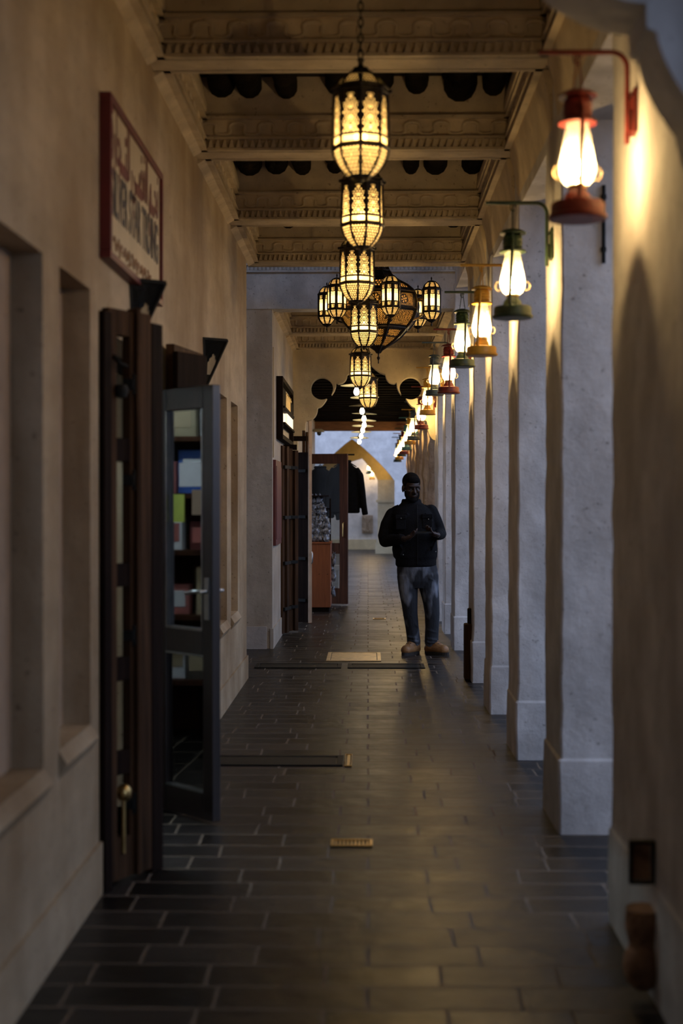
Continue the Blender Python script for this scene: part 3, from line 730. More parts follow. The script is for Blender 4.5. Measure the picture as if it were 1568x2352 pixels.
for k in range(6):
    a = math.radians(12 + 60*k); x, y = .50*math.sin(a), -.50*math.cos(a)
    if first is None:
        s = obj('side_lantern', sm_mb, M['brass'], ch, fix=False); first = s
        li = obj('glass_liner', MB().lathe([(r*.93, z) for r, z in prof_s[:-1]], 8), M['liner'], s)
        bu = obj('bulb', MB().ball((0, 0, .215), (.018, .018, .035), 8), M['bulb_lantern'], s, 180)
        rb = MB()
        for q in range(8):
            b = 2*PI*q/8; rb.tube([(math.cos(b)*(r+.001), math.sin(b)*(r+.001), z) for r, z in prof_s], .0035, 5)
        for z, r in ((.115, .088), (.325, .089)): rb.tube([(r*math.cos(2*PI*q/8), r*math.sin(2*PI*q/8), z) for q in range(8)], .005, 5, closed=True)
        rb.lathe([(0, -.01), (.006, -.006), (.009, .008), (.004, .02), (.014, .034)], 10); rb.lathe([(.012, .398), (.004, .41), (.008, .422), (.003, .436), (0, .44)], 10)
        fr = obj('rib_frame', rb, M['brass'], s, 50)
    else:
        s = first.copy(); C.objects.link(s); s.parent = ch
        for g in (li, bu, fr):
            d = g.copy(); C.objects.link(d); d.parent = s
    s.location = (x, y, .33); s.rotation_euler = (0, 0, a)
    ux, uy = math.sin(a), -math.cos(a)
    obj('bracket_arm', MB().tube([(ux*.36, uy*.36, .56), (ux*.40, uy*.40, .575), (ux*.43, uy*.43, .56)], .018, 8).tube([(ux*.30, uy*.30, .38), (ux*.38, uy*.38, .40), (ux*.44, uy*.44, .45)], .008, 8), M['brassgold'] if k % 2 else M['brass'], ch, 50)

# ------------------------------------------------------------------ pendant lamps with flat disc shades
pd = None
ds = [15.9, 17.6, 18.9, 20.1, 21.4, 23.0, 24.5, 26.0]
pn = ['nearest', 'second', 'third', 'fourth', 'fifth', 'sixth', 'seventh', 'farthest']
px = [-.13, -.043, -.08, -.055, -.055, -.085, -.12, -.16]
zz = [2.76, 2.75, 2.73, 2.70, 2.68, 2.68, 2.655, 2.62]
for i, y in enumerate(ds):
    if pd is None:
        t = thing('pendant_lamp', 'x', 'lamp'); pd = t
        obj('disc_shade', MB().lathe([(.0, .028), (.03, .026), (.10, .014), (.172, .0), (.178, -.004), (.172, -.003), (.10, .008), (.03, .018), (0, .018)], 36), M['shade'], t, 40)
        obj('lamp_holder', MB().lathe([(.022, -.03), (.024, .02), (.016, .06), (.006, .075), (0, .076)], 16), M['iron'], t, 40)
        obj('bulb', MB().lathe([(0, -.115), (.018, -.110), (.029, -.092), (.032, -.075), (.028, -.055), (.019, -.035), (.016, -.02), (0, -.02)], 20), M['bulb_pendant'], t, 180)
        l = t
    else: l = dup(pd)
    l.location = (px[i], y, zz[i]); l.rotation_euler = (rnd.uniform(-.04, .04), rnd.uniform(-.06, .06), i)
    l['group'] = 'disc pendant lamps down the middle'
    l['label'] = 'bare glowing bulb under a flat cream disc shade, %s of the pendant lamps' % pn[i]
pl = [o for o in C.objects if o.name.startswith('pendant_lamp')]
for o in pl:
    top = 4.02 if o.location.y < 18.3 else 3.30
    obj('cord', MB().tube([(0, 0, .07), (0, 0, top-o.location.z)], .004, 6), M['iron'], o)

# ------------------------------------------------------------------ shop sign on the left wall
sg = thing('shop_sign', 'cream shop sign in a red frame with red and black lettering, left wall', 'sign', (XL, 5.99, 2.69))
hw_, hh = .68, .31
obj('sign_board', MB().box(.004, .030, -hw_+.02, hw_-.02, -hh+.02, hh-.02), M['cream'], sg)
fr = MB()
for a, b, c, d in ((-hw_, hw_, hh-.028, hh), (-hw_, hw_, -hh, -hh+.028), (-hw_, -hw_+.028, -hh+.028, hh-.028), (hw_-.028, hw_, -hh+.028, hh-.028)): fr.box(0, .045, a, b, c, d)
obj('sign_frame', fr, M['signred'], sg, bevel=.003)
def on_sign(y0, z0, kz=1.0): return lambda u, v, w: (.0305+w, y0+u, z0+v*kz)
obj('arabic_lettering', MB().text('\uFE93\uFEAD\uFE8E\uFEA0\u0640\u0640\uFE98\uFEE0\uFEDF \uFEF2\u0640\u0640\uFEC0\uFED4\uFEDF\uFE8D \uFEE2\u0640\u0640\uFEA0\uFEE7', .25, on_sign(-.60, .085, 1.25), .004, 0, 1.20)
    .box(.0305, .0335, -.42, -.24, .066, .115).box(.0305, .0335, -.04, .13, .066, .115).box(.0305, .0335, .33, .48, .066, .115), M['signred'], sg, label='red Arabic lettering')
obj('latin_lettering', MB().text('SILVER STAR TRDING', .21, on_sign(-.60, -.125, 1.22), .004, 0, 1.20), M['black'], sg, label='black capital lettering')
sq = MB()
for k in range(9):
    y0 = -.56 + k*.105; sq.tube([(.031, y0 + .085*u, -.225 + .022*math.sin(u*7+k*1.7) - .012*u) for u in [q/8 for q in range(9)]], .006, 5)
    if k % 2: sq.ball((.031, y0+.03, -.262), .007, 5)
obj('small_lettering', sq, M['brownink'], sg, label='faded brown script along the foot')

# triangular wall sconces
def make_sconce():
    t = thing('wall_sconce', 'x', 'lamp')
    W2, D, Hh = .10, .137, .30
    A, B_, Cc, D_ = (0, -W2, 0), (0, W2, 0), (D, 0, 0), (0, 0, -Hh)
    f = MB(); 
    for p, q in ((A, Cc), (B_, Cc), (A, B_), (A, D_), (B_, D_), (Cc, D_)): f.tube([p, q], .010, 6)
    f.prism([(0, -W2), (0, W2), (D, 0)], lambda u, v, t_: (u, v, t_), -.004, .006)
    obj('frame', f, M['iron'], t, 50)
    def tri(a, b, c, k, o=0.0):
        a, b, c = Vector(a), Vector(b), Vector(c); g = (a+b+c)/3; return [g+(p-g)*k for p in (a, b, c)]
    pn_ = MB()
    for a, b in ((A, Cc), (Cc, B_)): pn_.add(tri(a, b, D_, .97), [(0, 1, 2)])
    obj('glass_pane', pn_, M['clear'], t)
    for a, b in ((A, Cc), (Cc, B_)):     # pierced upper band and small point of fretwork
        fw = MB()
        a, b, c = Vector(a), Vector(b), Vector(D_)
        def P(s, h): return (a*(1-s)+b*s)*(1-h) + c*h
        n = 12
        for i in range(n):
            s0, s1 = i/n, (i+1)/n; dep = .50 - .26*(1-abs(2*(i+.5)/n-1)) + (.02 if i % 2 else 0)
            fw.add([P(s0, 0), P(s1, 0), P(s1, dep), P(s0, dep)], [(0, 1, 2, 3)])
        obj('fretwork_point', MB().add([P(0, .7), P(1, .7), P(.5, 1)], [(0, 1, 2)]), M['iron'], t)
        obj('fretwork', fw, M['iron'], t)
    obj('back_plate', MB().prism([(-W2, 0), (W2, 0), (0, -Hh)], lambda u, v, t_: (t_, u, v), -.002, .004), M['iron'], t)
    return t
s1 = make_sconce(); s1.location = (XL+.002, 6.07, 2.40); s1['label'] = 'black triangular metal sconce under the cream shop sign'
s2 = dup(s1, (XL+.002, 8.74, 2.455), 'black triangular metal sconce alone on the wall past the glass door')
for s in (s1, s2): s['group'] = 'triangular wall sconces'

# ------------------------------------------------------------------ first shop: shutters, glass door, interior
def frame_leaf(p, q, z0, z1, t, sw, mid, mats, parent, off=0.0, rail=(.10, .10, .16)):
    """panelled leaf drawn between two floor points: stiles, rails and panes"""
    p = Vector(p); q = Vector(q); d = (q-p).normalized(); L = (q-p).length
    at = lambda s: p + d*s
    m = MB()
    m.slab(at(0), at(sw), t, z0, z1, off=off); m.slab(at(L-sw), at(L), t, z0, z1, off=off)
    m.slab(at(sw), at(L-sw), t, z1-rail[0], z1, off=off); m.slab(at(sw), at(L-sw), t, z0, z0+rail[2], off=off)
    if mid: m.slab(at(sw), at(L-sw), t, mid-rail[1]/2, mid+rail[1]/2, off=off)
    return m, at, L
def wood_stack(name, label, p, q, z1, mat_, n, parent=None): pass
# near folded shutter
sh = thing('folding_shutter', 'tall brown wooden folding shutter under the cream sign, nearest the camera', 'shutter', group='brown folding shutters of the first shop')
p0, p1, p2 = (-1.0, 5.36), (-.925, 5.50), (-.80, 5.70)
m_, at_, L_ = frame_leaf((-.995, 5.36), (-.91, 5.52), .02, 2.20, .04, .05, None, None, sh, 0)
obj('inner_leaf', m_, M['shutter'], sh, bevel=.004)
for z in (.42, .78, 1.14, 1.62): obj('cross_rail', MB().slab((-.97, 5.40), (-.93, 5.48), .03, z, z+.09), M['doordark'], sh, bevel=.003)
obj('hinge_post', MB().slab((-1.005, 5.30), (-.985, 5.345), .05, 0.0, 2.18), M['doordark'], sh, bevel=.004, label='near-black post at the wall')
obj('outer_leaf', MB().slab((-.915, 5.50), (-.872, 5.585), .05, .02, 2.20).slab((-.915, 5.50), (-.90, 5.515), .07, .02, 2.215), M['shutter'], sh, bevel=.005)
obj('edge_leaf', MB().slab((-.870, 5.59), (-.838, 5.67), .045, .0, 2.17), M['doordark'], sh, bevel=.005, label='darker red-brown outer leaf')
for z in (1.92, 1.55, .95, .30):
    obj('hinge', MB().tube([(-.905, 5.485, z-.04), (-.905, 5.485, z+.04)], .011, 8).box(-.945, -.905, 5.46, 5.475, z-.02, z+.02), M['iron'], sh, 50)
obj('latch', MB().tube([(-.965, 5.38, 2.02), (-.94, 5.36, 1.99), (-.915, 5.39, 1.98)], .008, 8), M['iron'], sh, 50)
obj('padlock', MB().lathe([(0, 0), (.022, .004), (.03, .03), (.022, .05), (0, .055)], 14, (-.94, 5.40, 1.86)), M['iron'], sh, 50)
obj('foot_bolt', MB().ball((-.935, 5.43, .35), (.03, .03, .035), 8).tube([(-.935, 5.42, .12), (-.935, 5.42, .33)], .008, 8), M['brassgold'], sh, 50, label='brass bolt near the floor')
# far shutter folded behind the glass door
sh2 = thing('folding_shutter', 'brown wooden folding shutter partly hidden behind the open glass door', 'shutter', group='brown folding shutters of the first shop')
m_, at_, L_ = frame_leaf((-.965, 6.92), (-.88, 7.42), .02, 2.235, .045, .09, 1.0, None, sh2)
obj('outer_leaf', m_, M['shutter'], sh2, bevel=.005)
obj('leaf_panel', MB().slab((-.955, 6.99), (-.895, 7.35), .018, .15, 2.15), M['shutter'], sh2)
obj('inner_leaf', MB().slab((-.975, 6.86), (-.86, 7.10), .03, .02, 2.19, off=-.05), M['doordark'], sh2, bevel=.004)
# frame of the doorway
df = MB().box(XL-.12, XL+.012, 5.5, 5.58, 0, 2.12).box(XL-.12, XL+.012, 6.72, 6.80, 0, 2.12).box(XL-.12, XL+.012, 5.5, 6.80, 2.04, 2.12)
o = obj('door_1', df, M['doordark'], bevel=.005); o['kind'] = 'structure'
# open glass leaf
gd = thing('glass_door', 'open dark wooden door with two tall glass panes and paper notices', 'door')
gp, gq = (-.985, 6.74), (-.685, 6.42)
m_, at_, L_ = frame_leaf(gp, gq, .015, 1.995, .045, .075, .82, None, gd, 0, (.105, .11, .12))
obj('door_frame', m_, M['doorgloss'], gd, bevel=.004)
d2 = (Vector(gq)-Vector(gp)).normalized()
def gl(s, o=0.0): v = Vector(gp)+d2*s + Vector((-d2.y, d2.x))*o; return (v.x, v.y)
obj('upper_pane', MB().slab(gl(.07), gl(L_-.07), .006, .87, 1.895), M['glass'], gd)
obj('lower_pane', MB().slab(gl(.07), gl(L_-.07), .006, .13, .77), M['glass'], gd)
obj('pane_bead', MB().slab(gl(.075), gl(.083), .05, .875, 1.89).slab(gl(L_-.083), gl(L_-.075), .05, .875, 1.89).slab(gl(.075), gl(L_-.075), .05, .875, .885).slab(gl(.075), gl(L_-.075), .05, .135, .143).slab(gl(.075), gl(L_-.075), .05, .757, .765), M['steel'], gd, label='pale metal glazing beads')
# side facing the camera
fo = -.006
obj('paper_notice', MB().slab(gl(.16, fo), gl(.335, fo), .002, 1.535, 1.645), M['white'], gd, label='white paper notice')
obj('paper_notice', MB().slab(gl(.115, fo), gl(.20, fo), .002, 1.37, 1.50), M['lime'], gd, label='yellow-green flyer')
obj('paper_notice', MB().slab(gl(.26, fo), gl(.335, fo), .002, 1.405, 1.52), M['recess'], gd, label='brown picture card')
obj('lever_handle', MB().slab(gl(L_-.055, -.026), gl(L_-.02, -.026), .008, .93, 1.12).tube([(*gl(L_-.038, -.03), 1.06), (*gl(L_-.038, -.06), 1.06), (*gl(L_-.10, -.065), 1.055), (*gl(L_-.15, -.065), 1.045)], .009, 8)
    .tube([(*gl(L_-.038, .02), 1.06), (*gl(L_-.038, .06), 1.06), (*gl(L_-.13, .065), 1.05)], .009, 8), M['steel'], gd, 50)
# interior of the shop, seen mirrored in the door
struct('wall_shop', MB().box(-4.3, -4.1, 4.4, 9.3, 0, 3).box(-4.2, XL-.31, 4.4, 4.6, 0, 3).box(-4.2, XL-.31, 9.1, 9.3, 0, 3).box(-4.3, XL-.31, 4.4, 9.3, 2.9, 3.05), M['far'])
sr = thing('shop_shelf', 'wooden wall shelves inside the shop, reflected in the open glass door', 'shelf', (-3.05, 7.6, 0))
obj('side_panel', MB().box(-.3, .1, -1.2, -1.16, 0, 2.3), M['door'], sr); obj('side_panel', MB().box(-.3, .1, 1.16, 1.2, 0, 2.3), M['door'], sr)
obj('back_panel', MB().box(-.33, -.3, -1.2, 1.2, 0, 2.3), M['door'], sr)
SZ = [.35, .75, 1.15, 1.5, 1.85, 2.2]
for z in SZ: obj('shelf_board', MB().box(-.3, .1, -1.16, 1.16, z-.015, z+.015), M['door'], sr)
pal = ['white', 'blue', 'pink', 'camera', 'steel', 'paleblue', 'cream', 'redboard', 'white', 'recess', 'phone', 'green']
pcol = {'camera': 'dull gold', 'white': 'white', 'blue': 'deep blue', 'pink': 'pink', 'lime': 'yellow-green', 'steel': 'silver', 'paleblue': 'pale blue', 'cream': 'cream', 'redboard': 'dark red', 'recess': 'tan', 'phone': 'black', 'green': 'dark green'}
onum = ['lowest', 'second lowest', 'third', 'fourth', 'topmost']
for j, z in enumerate(SZ[:-1]):
    y = -1.1
    while y < 1.0:
        w = rnd.uniform(.12, .24); h = rnd.uniform(.16, .30); c = rnd.choice(pal)
        mb = MB().box(-.12, .0, 0, w, 0, h).box(-.001, .003, w*.12, w*.88, h*.25, h*.8, 1)
        o = obj('goods_box', mb, [M[c], M[rnd.choice(['white', 'cream', 'pink'])]], loc=(-3.05+rnd.uniform(.0, .06), 7.6+y, z+.015), bevel=.003)
        tag(o, '%s goods box on the %s shelf board inside the shop' % (pcol[c], onum[j]), 'box', 'boxes on the shop shelves'); y += w + rnd.uniform(.01, .05)
tl = thing('tube_light', 'cool white tube light on the shop ceiling', 'lamp', (-2.2, 7.2, 2.88))
obj('tube', MB().tube([(0, -.6, -.03), (0, .6, -.03)], .02, 8), M['shoplight'], tl); obj('housing', MB().box(-.04, .04, -.64, .64, -.01, .02), M['white'], tl)
pe = thing('tube_light', 'cool white tube light over the shop doorway', 'lamp', (-1.55, 6.2, 2.88))
obj('tube', MB().tube([(0, -.3, -.03), (0, .3, -.03)], .02, 8), M['shoplight'], pe); obj('housing', MB().box(-.04, .04, -.34, .34, -.01, .02), M['white'], pe)

# ------------------------------------------------------------------ second section of the left wall
# lit wall sign with raised blocks
ws = thing('wall_sign', 'dark-framed wall sign with rows of lit raised blocks, high above the red board', 'sign', (XL2, 15.75, 2.44))
fr = MB().box(0, .07, -1.05, -1.0, -.33, .32).box(0, .07, 1.0, 1.05, -.33, .32).box(0, .07, -1.0, 1.0, .27, .32).box(0, .07, -1.0, 1.0, -.33, -.28)
obj('sign_frame', fr, M['doordark'], ws, bevel=.004); obj('back_board', MB().box(.0, .02, -1.0, 1.0, -.28, .27), M['cream'], ws)
obj('sign_ledge', MB().box(.02, .085, -.95, .95, -.005, .02).box(.02, .09, -.95, .95, -.175, -.15), M['doordark'], ws, bevel=.003)
obj('band_box', MB().box(.02, .06, -.92, -.35, .03, .22).box(.02, .065, .55, .95, .02, .16), M['doordark'], ws, bevel=.003)
for k in range(9):
    y = -.28+k*.13; obj('raised_letter', MB().box(.02, .062, y, y+.06, .03, .21).box(.02, .062, y+.05, y+.10, .15, .19) if k % 2 else MB().box(.02, .062, y, y+.05, .03, .19), M['brassgold'], ws, bevel=.003)
for k, (a, b) in enumerate(((-.95, -.62), (-.25, .25), (.34, .70), (.78, .95))):
    obj('lit_block', MB().box(.022, .07, a, b, -.15, -.02 if k else -.06), M['signlight'], ws, bevel=.004)
rb = obj('red_board', MB().box(0, .03, 14.2, 15.1, 1.02, 1.88).box(.03, .036, 14.26, 15.04, 1.08, 1.82), M['redboard'], loc=(XL2, 0, 0), bevel=.003)
tag(rb, 'plain dark red board fixed to the left wall beside the folded slatted shutters', 'board')
tag(obj('conduit', MB().box(0, .012, 14.16, 14.19, 1.9, 3.0), M['cream'], loc=(XL2+.0, 0, 0)), 'thin pale strip up the pier edge left of the lit wall sign', 'conduit')  # plain pale strip standing slightly proud of the wall
# folded slatted shutters
def post_leaf(name, label, p, q, z0, z1, m, t=.045, n=3, grp=None, hinge=True):
    t_ = thing(name, label, 'shutter', group=grp)
    p = Vector(p); q = Vector(q); d = (q-p)/n
    for k in range(n):
        a = p+d*k; obj('leaf', MB().slab(a+d*.08, a+d*.92, t, z0, z1 - .02*(k % 2), off=.012*(-1)**k), m, t_, bevel=.004)
    for z in (z0+.25, z0+.75, z0+1.25, z0+1.8):
        obj('hinge_strap', MB().slab(p+d*.2, q-d*.2, t*1.6, z, z+.035), M['iron'], t_)
    return t_
post_leaf('slatted_shutter', 'narrow dark folded shutter against the left wall just past the red board', (-.94, 15.45), (-.88, 15.75), .02, 2.07, M['shutter'], n=3, grp='folded shutters of the second shop')
post_leaf('slatted_shutter', 'brown folded shutter standing out between the red board and the black shutter', (-.885, 15.8), (-.80, 15.9), .02, 2.05, M['shutter'], n=2, grp='folded shutters of the second shop')
bl = post_leaf('slatted_shutter', 'broad black shutter leaf with a thin pale edge in front of the orange cabinet', (-.855, 17.1), (-.70, 17.0), .01, 2.05, M['doordark'], n=1, grp='folded shutters of the second shop')
obj('edge_strip', MB().slab((-.70, 17.0), (-.688, 16.99), .05, .01, 2.42), M['recess'], bl, label='thin pale edge strip')
obj('pull_handle', MB().tube([(-.672, 16.97, .72), (-.662, 16.94, .74), (-.662, 16.94, .84), (-.672, 16.97, .86)], .007, 8), M['steel'], bl, 50)
post_leaf('slatted_shutter', 'tall brown shutter post rising behind the black shutter leaf', (-.80, 17.4), (-.735, 17.42), .01, 2.33, M['shutter'], n=2, grp='folded shutters of the second shop')
# hinge fixing the leaves to the wall
tag(obj('shutter_rail', MB().box(-.95, -.80, 15.95, 16.0, 2.04, 2.10), M['doordark']), 'short dark wooden rail over the brown folded shutter of the second shop', 'rail')
tag(obj('shutter_rail', MB().box(-.95, -.72, 17.38, 17.44, 2.2, 2.26), M['doordark']), 'short dark wooden rail holding the tall brown shutter post to the wall', 'rail')
# orange cabinet with packets
cb = thing('display_cabinet', 'orange-brown wooden cabinet loaded with wrapped packets outside the second shop', 'cabinet', (-.665, 18.95, 0))
obj('body', MB().box(-.17, .17, -.2, .45, .06, .90), M['cabinet'], cb, bevel=.006)
obj('plinth', MB().box(-.15, .15, -.17, .43, 0, .06), M['doordark'], cb)
obj('top_board', MB().box(-.18, .18, -.22, .47, .90, .925), M['cabinet'], cb, bevel=.004)
for x in (-.12, .02, .13): obj('screw', MB().ball((x, -.2, .5), .006, 6), M['iron'], cb)
def packet(seed):
    R = random.Random(seed); mb = MB().ball((0, 0, 0), (.055, .035, .05), 9)
    a, b = R.uniform(0, 6), R.uniform(0, 6)
    out = []
    for x, y, z in mb.v:
        k = 1+.28*math.sin(x*95+a)*math.sin(z*80+b)+.16*math.sin(x*170+z*140+a) + .12*R.uniform(-1, 1); out.append((x*k, y*k, z*k+.008*math.sin(x*60+a)))
    mb.v = out
    mb.add([(-.015, 0, .04), (.015, .0, .04), (.035, .01, .085), (0, -.01, .075), (-.035, .0, .09)], [(0, 1, 2, 3), (0, 3, 4)]); return mb
pks = [obj('wrapped_packet', packet(k), M['plastic']) for k in range(6)]
k = 0
pr = random.Random(3)
rows = [(.975, 7, -.84, -.56, 18.80), (1.06, 7, -.84, -.55, 18.84), (1.145, 7, -.84, -.56, 18.88), (1.23, 7, -.85, -.58, 18.92), (1.315, 6, -.85, -.60, 18.96), (1.40, 6, -.85, -.62, 19.0), (1.48, 5, -.85, -.64, 19.02),
        (.975, 5, -.84, -.56, 18.98), (1.145, 5, -.84, -.56, 19.06), (1.315, 5, -.85, -.60, 19.14)]
for z, n, a, b, y in rows:
    for i in range(n):
        if k < 6: o = pks[k]
        else: o = pks[k % 6].copy(); C.objects.link(o)
        o.location = (a+(b-a)*i/(n-1)+pr.uniform(-.012, .012), y+pr.uniform(-.02, .02), z+pr.uniform(-.008, .008)); o.rotation_euler = (pr.uniform(-.3, .3), pr.uniform(-.5, .5), pr.uniform(0, 3))
        tag(o, 'crumpled clear plastic packet heaped on top of the orange-brown cabinet', 'packet', 'wrapped packets on the cabinet'); k += 1
tag(obj('packet_rack', MB().box(-.85, -.83, 19.16, 19.2, .925, 1.62).box(-.52, -.50, 19.16, 19.2, .925, 1.5).box(-.85, -.5, 19.16, 19.18, 1.1, 1.12).box(-.85, -.5, 19.16, 19.18, 1.35, 1.37).box(-.85, -.52, 18.86, 19.18, 1.525, 1.54), M['doordark']), 'dark rack standing on the cabinet behind the wrapped packets', 'rack')
for i, (x, y, z, lb) in enumerate([(-.47, 19.1, .66, 'upper'), (-.47, 19.12, .46, 'middle'), (-.475, 19.05, .26, 'lower')]):
    o = pks[i].copy(); C.objects.link(o); o.location = (x, y, z); o.scale = (.6, 1, 1.5); tag(o, '%s of the crumpled packets hanging on the side of the orange-brown cabinet' % lb, 'packet', 'packets on the cabinet side')
# open door of the second shop
d2_ = thing('glass_door', 'open reddish-brown wooden door with clear panes beyond the orange-brown cabinet', 'door')
m_, at_, L_ = frame_leaf((-.93, 20.15), (-.285, 19.95), .02, 2.13, .05, .115, .80, None, d2_, 0, (.14, .15, .22))
obj('door_frame', m_, M['door'], d2_, bevel=.005)
obj('upper_pane', MB().slab(at_(.115), at_(L_-.115), .006, .87, 1.99), M['clear'], d2_)
obj('lower_pane', MB().slab(at_(.115), at_(L_-.115), .006, .24, .73), M['clear'], d2_)
obj('handle', MB().tube([(*at_(L_-.05), .95), (*(at_(L_-.05)+Vector((-.02, -.05))), .97), (*(at_(L_-.05)+Vector((-.02, -.05))), 1.15), (*at_(L_-.05), 1.17)], .008, 8), M['brassgold'], d2_, 50)
tag(obj('metal_stool', MB().box(-.58, -.44, 21.9, 22.1, .40, .47).tube([(-.56, 22, .4), (-.56, 22, 0)], .01, 6).tube([(-.46, 22, .4), (-.46, 22, 0)], .01, 6).tube([(-.56, 22.08, .4), (-.56, 22.08, 0)], .01, 6).tube([(-.46, 22.08, .4), (-.46, 22.08, 0)], .01, 6), M['white']), 'small white stool seen through the lower pane of the reddish-brown door', 'stool')

# garments hung outside the shop
def garment(name, label, x, y, ztop, w, mat_, arm=True):
    t = thing(name, label, 'jacket', (x, y, ztop), group='black jackets hung outside the second shop')
    mb = MB(); R = random.Random(int(x*100))
    secs = [(.0, .07, .05), (-.05, .12, .055), (-.09, w*.80, .06), (-.14, w*.97, .07), (-.25, w, .075), (-.45, w*1.0, .075), (-.65, w*1.04, .075), (-.74, w*1.05, .07), (-.755, w*1.0, .06)]
    mb2 = MB(); n = 28
    vs = []; fs = []
    for z, rx, ry in secs:
        for q in range(n):
            a = 2*PI*q/n; f = 1+.06*math.sin(5*a+z*9)
            vs.append((rx*math.copysign(abs(math.cos(a))**.8, math.cos(a)), ry*f*math.sin(a), z))
    for i in range(len(secs)-1):
        for q in range(n): q2 = (q+1) % n; fs.append((i*n+q, i*n+q2, (i+1)*n+q2, (i+1)*n+q))
    fs += [tuple(range(n)), tuple(range((len(secs)-1)*n, len(secs)*n))]
    mb2.add(vs, fs)
    for s in (-1, 1):
        mb2.tube([(s*w*.72, 0, -.10), (s*w*1.02, 0, -.20), (s*w*1.18, -.01, -.42), (s*w*1.30, -.02, -.62), (s*w*1.42, -.02, -.78)], [.055, .062, .055, .048, .045], 12)
    remesh('body', mb2, mat_, .012, t, 4)
    obj('collar', MB().tube([(.075*math.cos(a), .05*math.sin(a), .01) for a in [i*2*PI/16 for i in range(16)]], .022, 8, closed=True), mat_, t, 180)
    obj('zip', MB().tube([(.0, -.083, -.04-.068*i) for i in range(11)], .004, 5), M['iron'], t, 60)
    obj('coat_hanger', MB().tube([(-w*.8, 0, -.07), (-.03, 0, .02), (0, 0, .05), (.03, 0, .02), (w*.8, 0, -.07)], .008, 6).tube([(0, 0, .05), (0, 0, .09), (.02, 0, .11), (.03, 0, .09)], .004, 6), M['iron'], t, 60)
    return t
garment('hanging_jacket', 'black zipped jacket hanging beside the open reddish-brown door, right one of the two', -.34, 21.0, 2.04, .21, M['cloth'])
garment('hanging_jacket', 'black jacket hanging behind the pane of the reddish-brown door, left of two', -.72, 21.4, 1.96, .20, M['cloth'])
tag(obj('clothes_rail', MB().tube([(-.95, 21.0, 2.15), (-.2, 21.0, 2.15)], .012, 8), M['iron'], smooth=50), 'thin dark rail carrying the right black jacket outside the second shop', 'rail')
tag(obj('clothes_rail', MB().tube([(-.95, 21.4, 2.07), (-.5, 21.4, 2.07)], .012, 8), M['iron'], smooth=50), 'thin dark rail carrying the left black jacket behind the door pane', 'rail')
cc = thing('security_camera', 'small dome security camera on the wall end above the reddish-brown door', 'camera', (-.93, 24.45, 2.66))
obj('dome_cover', MB().lathe([(.0, .05), (.06, .045), (.10, .02), (.115, -.01), (.07, -.012), (0, -.012)], 20, (.07, -.02, 0)), M['camera'], cc, 40); obj('lens_dome', MB().ball((.09, -.03, -.03), (.04, .04, .045), 8), M['phone'], cc, 180)
obj('mount_arm', MB().box(-.06, .05, -.04, .04, -.005, .03), M['camera'], cc, bevel=.004)
pq = thing('stone_plaque', 'square carved stone plaque on the pale end wall of the courtyard', 'plaque', (-.02, 42.98, .76))
obj('slab', MB().box(-.17, .17, -.07, 0, -.28, .28), M['stone'], pq, bevel=.02)
obj('carving', MB().box(-.12, .12, -.09, -.06, -.22, .22).tube([(-.10, -.09, .20), (0, -.095, .02), (.10, -.09, .20)], .02, 6).tube([(-.08, -.09, -.2), (0, -.095, .02), (.08, -.09, -.2)], .02, 6), M['stone'], pq, bevel=.008)
vb = thing('wall_box', 'small tan box high on the wall left of the courtyard arch', 'box', (-1.16, 29.0, 2.30)); obj('housing', MB().box(0, .16, -.1, .1, -.06, .06), M['camera'], vb, bevel=.01); obj('lid', MB().box(-.0, .17, -.11, .11, .06, .075), M['camera'], vb)

# ------------------------------------------------------------------ things low on the pillars
wb = thing('wooden_post', 'stubby rough wooden post against the pillar nearer than the man', 'post', (.855, 11.72, 0))
obj('lower_block', MB().slab((-.065, 0), (.065, 0), .14, 0, .46), M['shutter'], wb, bevel=.012); obj('upper_block', MB().slab((-.035, .01), (.04, .01), .10, .45, .585), M['doordark'], wb, bevel=.012)
PX = XR-.02
pp = thing('wall_pipe', 'rusty flaking pipe casing at the foot of the nearest pillar on the right', 'pipe', (PX-.03, 4.20, 0))
obj('casing', MB().tube([(0, .004*math.sin(i), .05+i*.055) for i in range(5)], [.05+.009*math.sin(i*2.3) for i in range(5)], 10), M['rust'], pp, 60)
obj('end_cap', MB().ball((0, 0, .10), (.06, .06, .075), 8), M['rust'], pp, 60)
jb = thing('junction_bracket', 'small square black iron bracket above the rusty pipe on the nearest right pillar', 'bracket', (PX+.008, 4.22, .40))
obj('frame', MB().box(-.075, -.066, -.012, .012, -.065, .065).box(-.009, 0, -.012, .012, -.065, .065).box(-.066, -.009, -.012, .012, .056, .065).box(-.066, -.009, -.012, .012, -.065, -.056), M['iron'], jb, bevel=.002)
obj('back_plate', MB().box(-.064, -.011, .004, .010, -.054, .054), M['rust'], jb)
cp = tag(obj('conduit', MB().tube([(0, 0, 0), (0, 0, .34)], .009, 8).box(-.012, .012, -.004, .012, .05, .07).box(-.012, .012, -.004, .012, .28, .30), M['iron'], loc=(1.03, 6.255, 2.51), smooth=60), 'thin black conduit on the second pillar front, below the nearest red lantern', 'conduit')

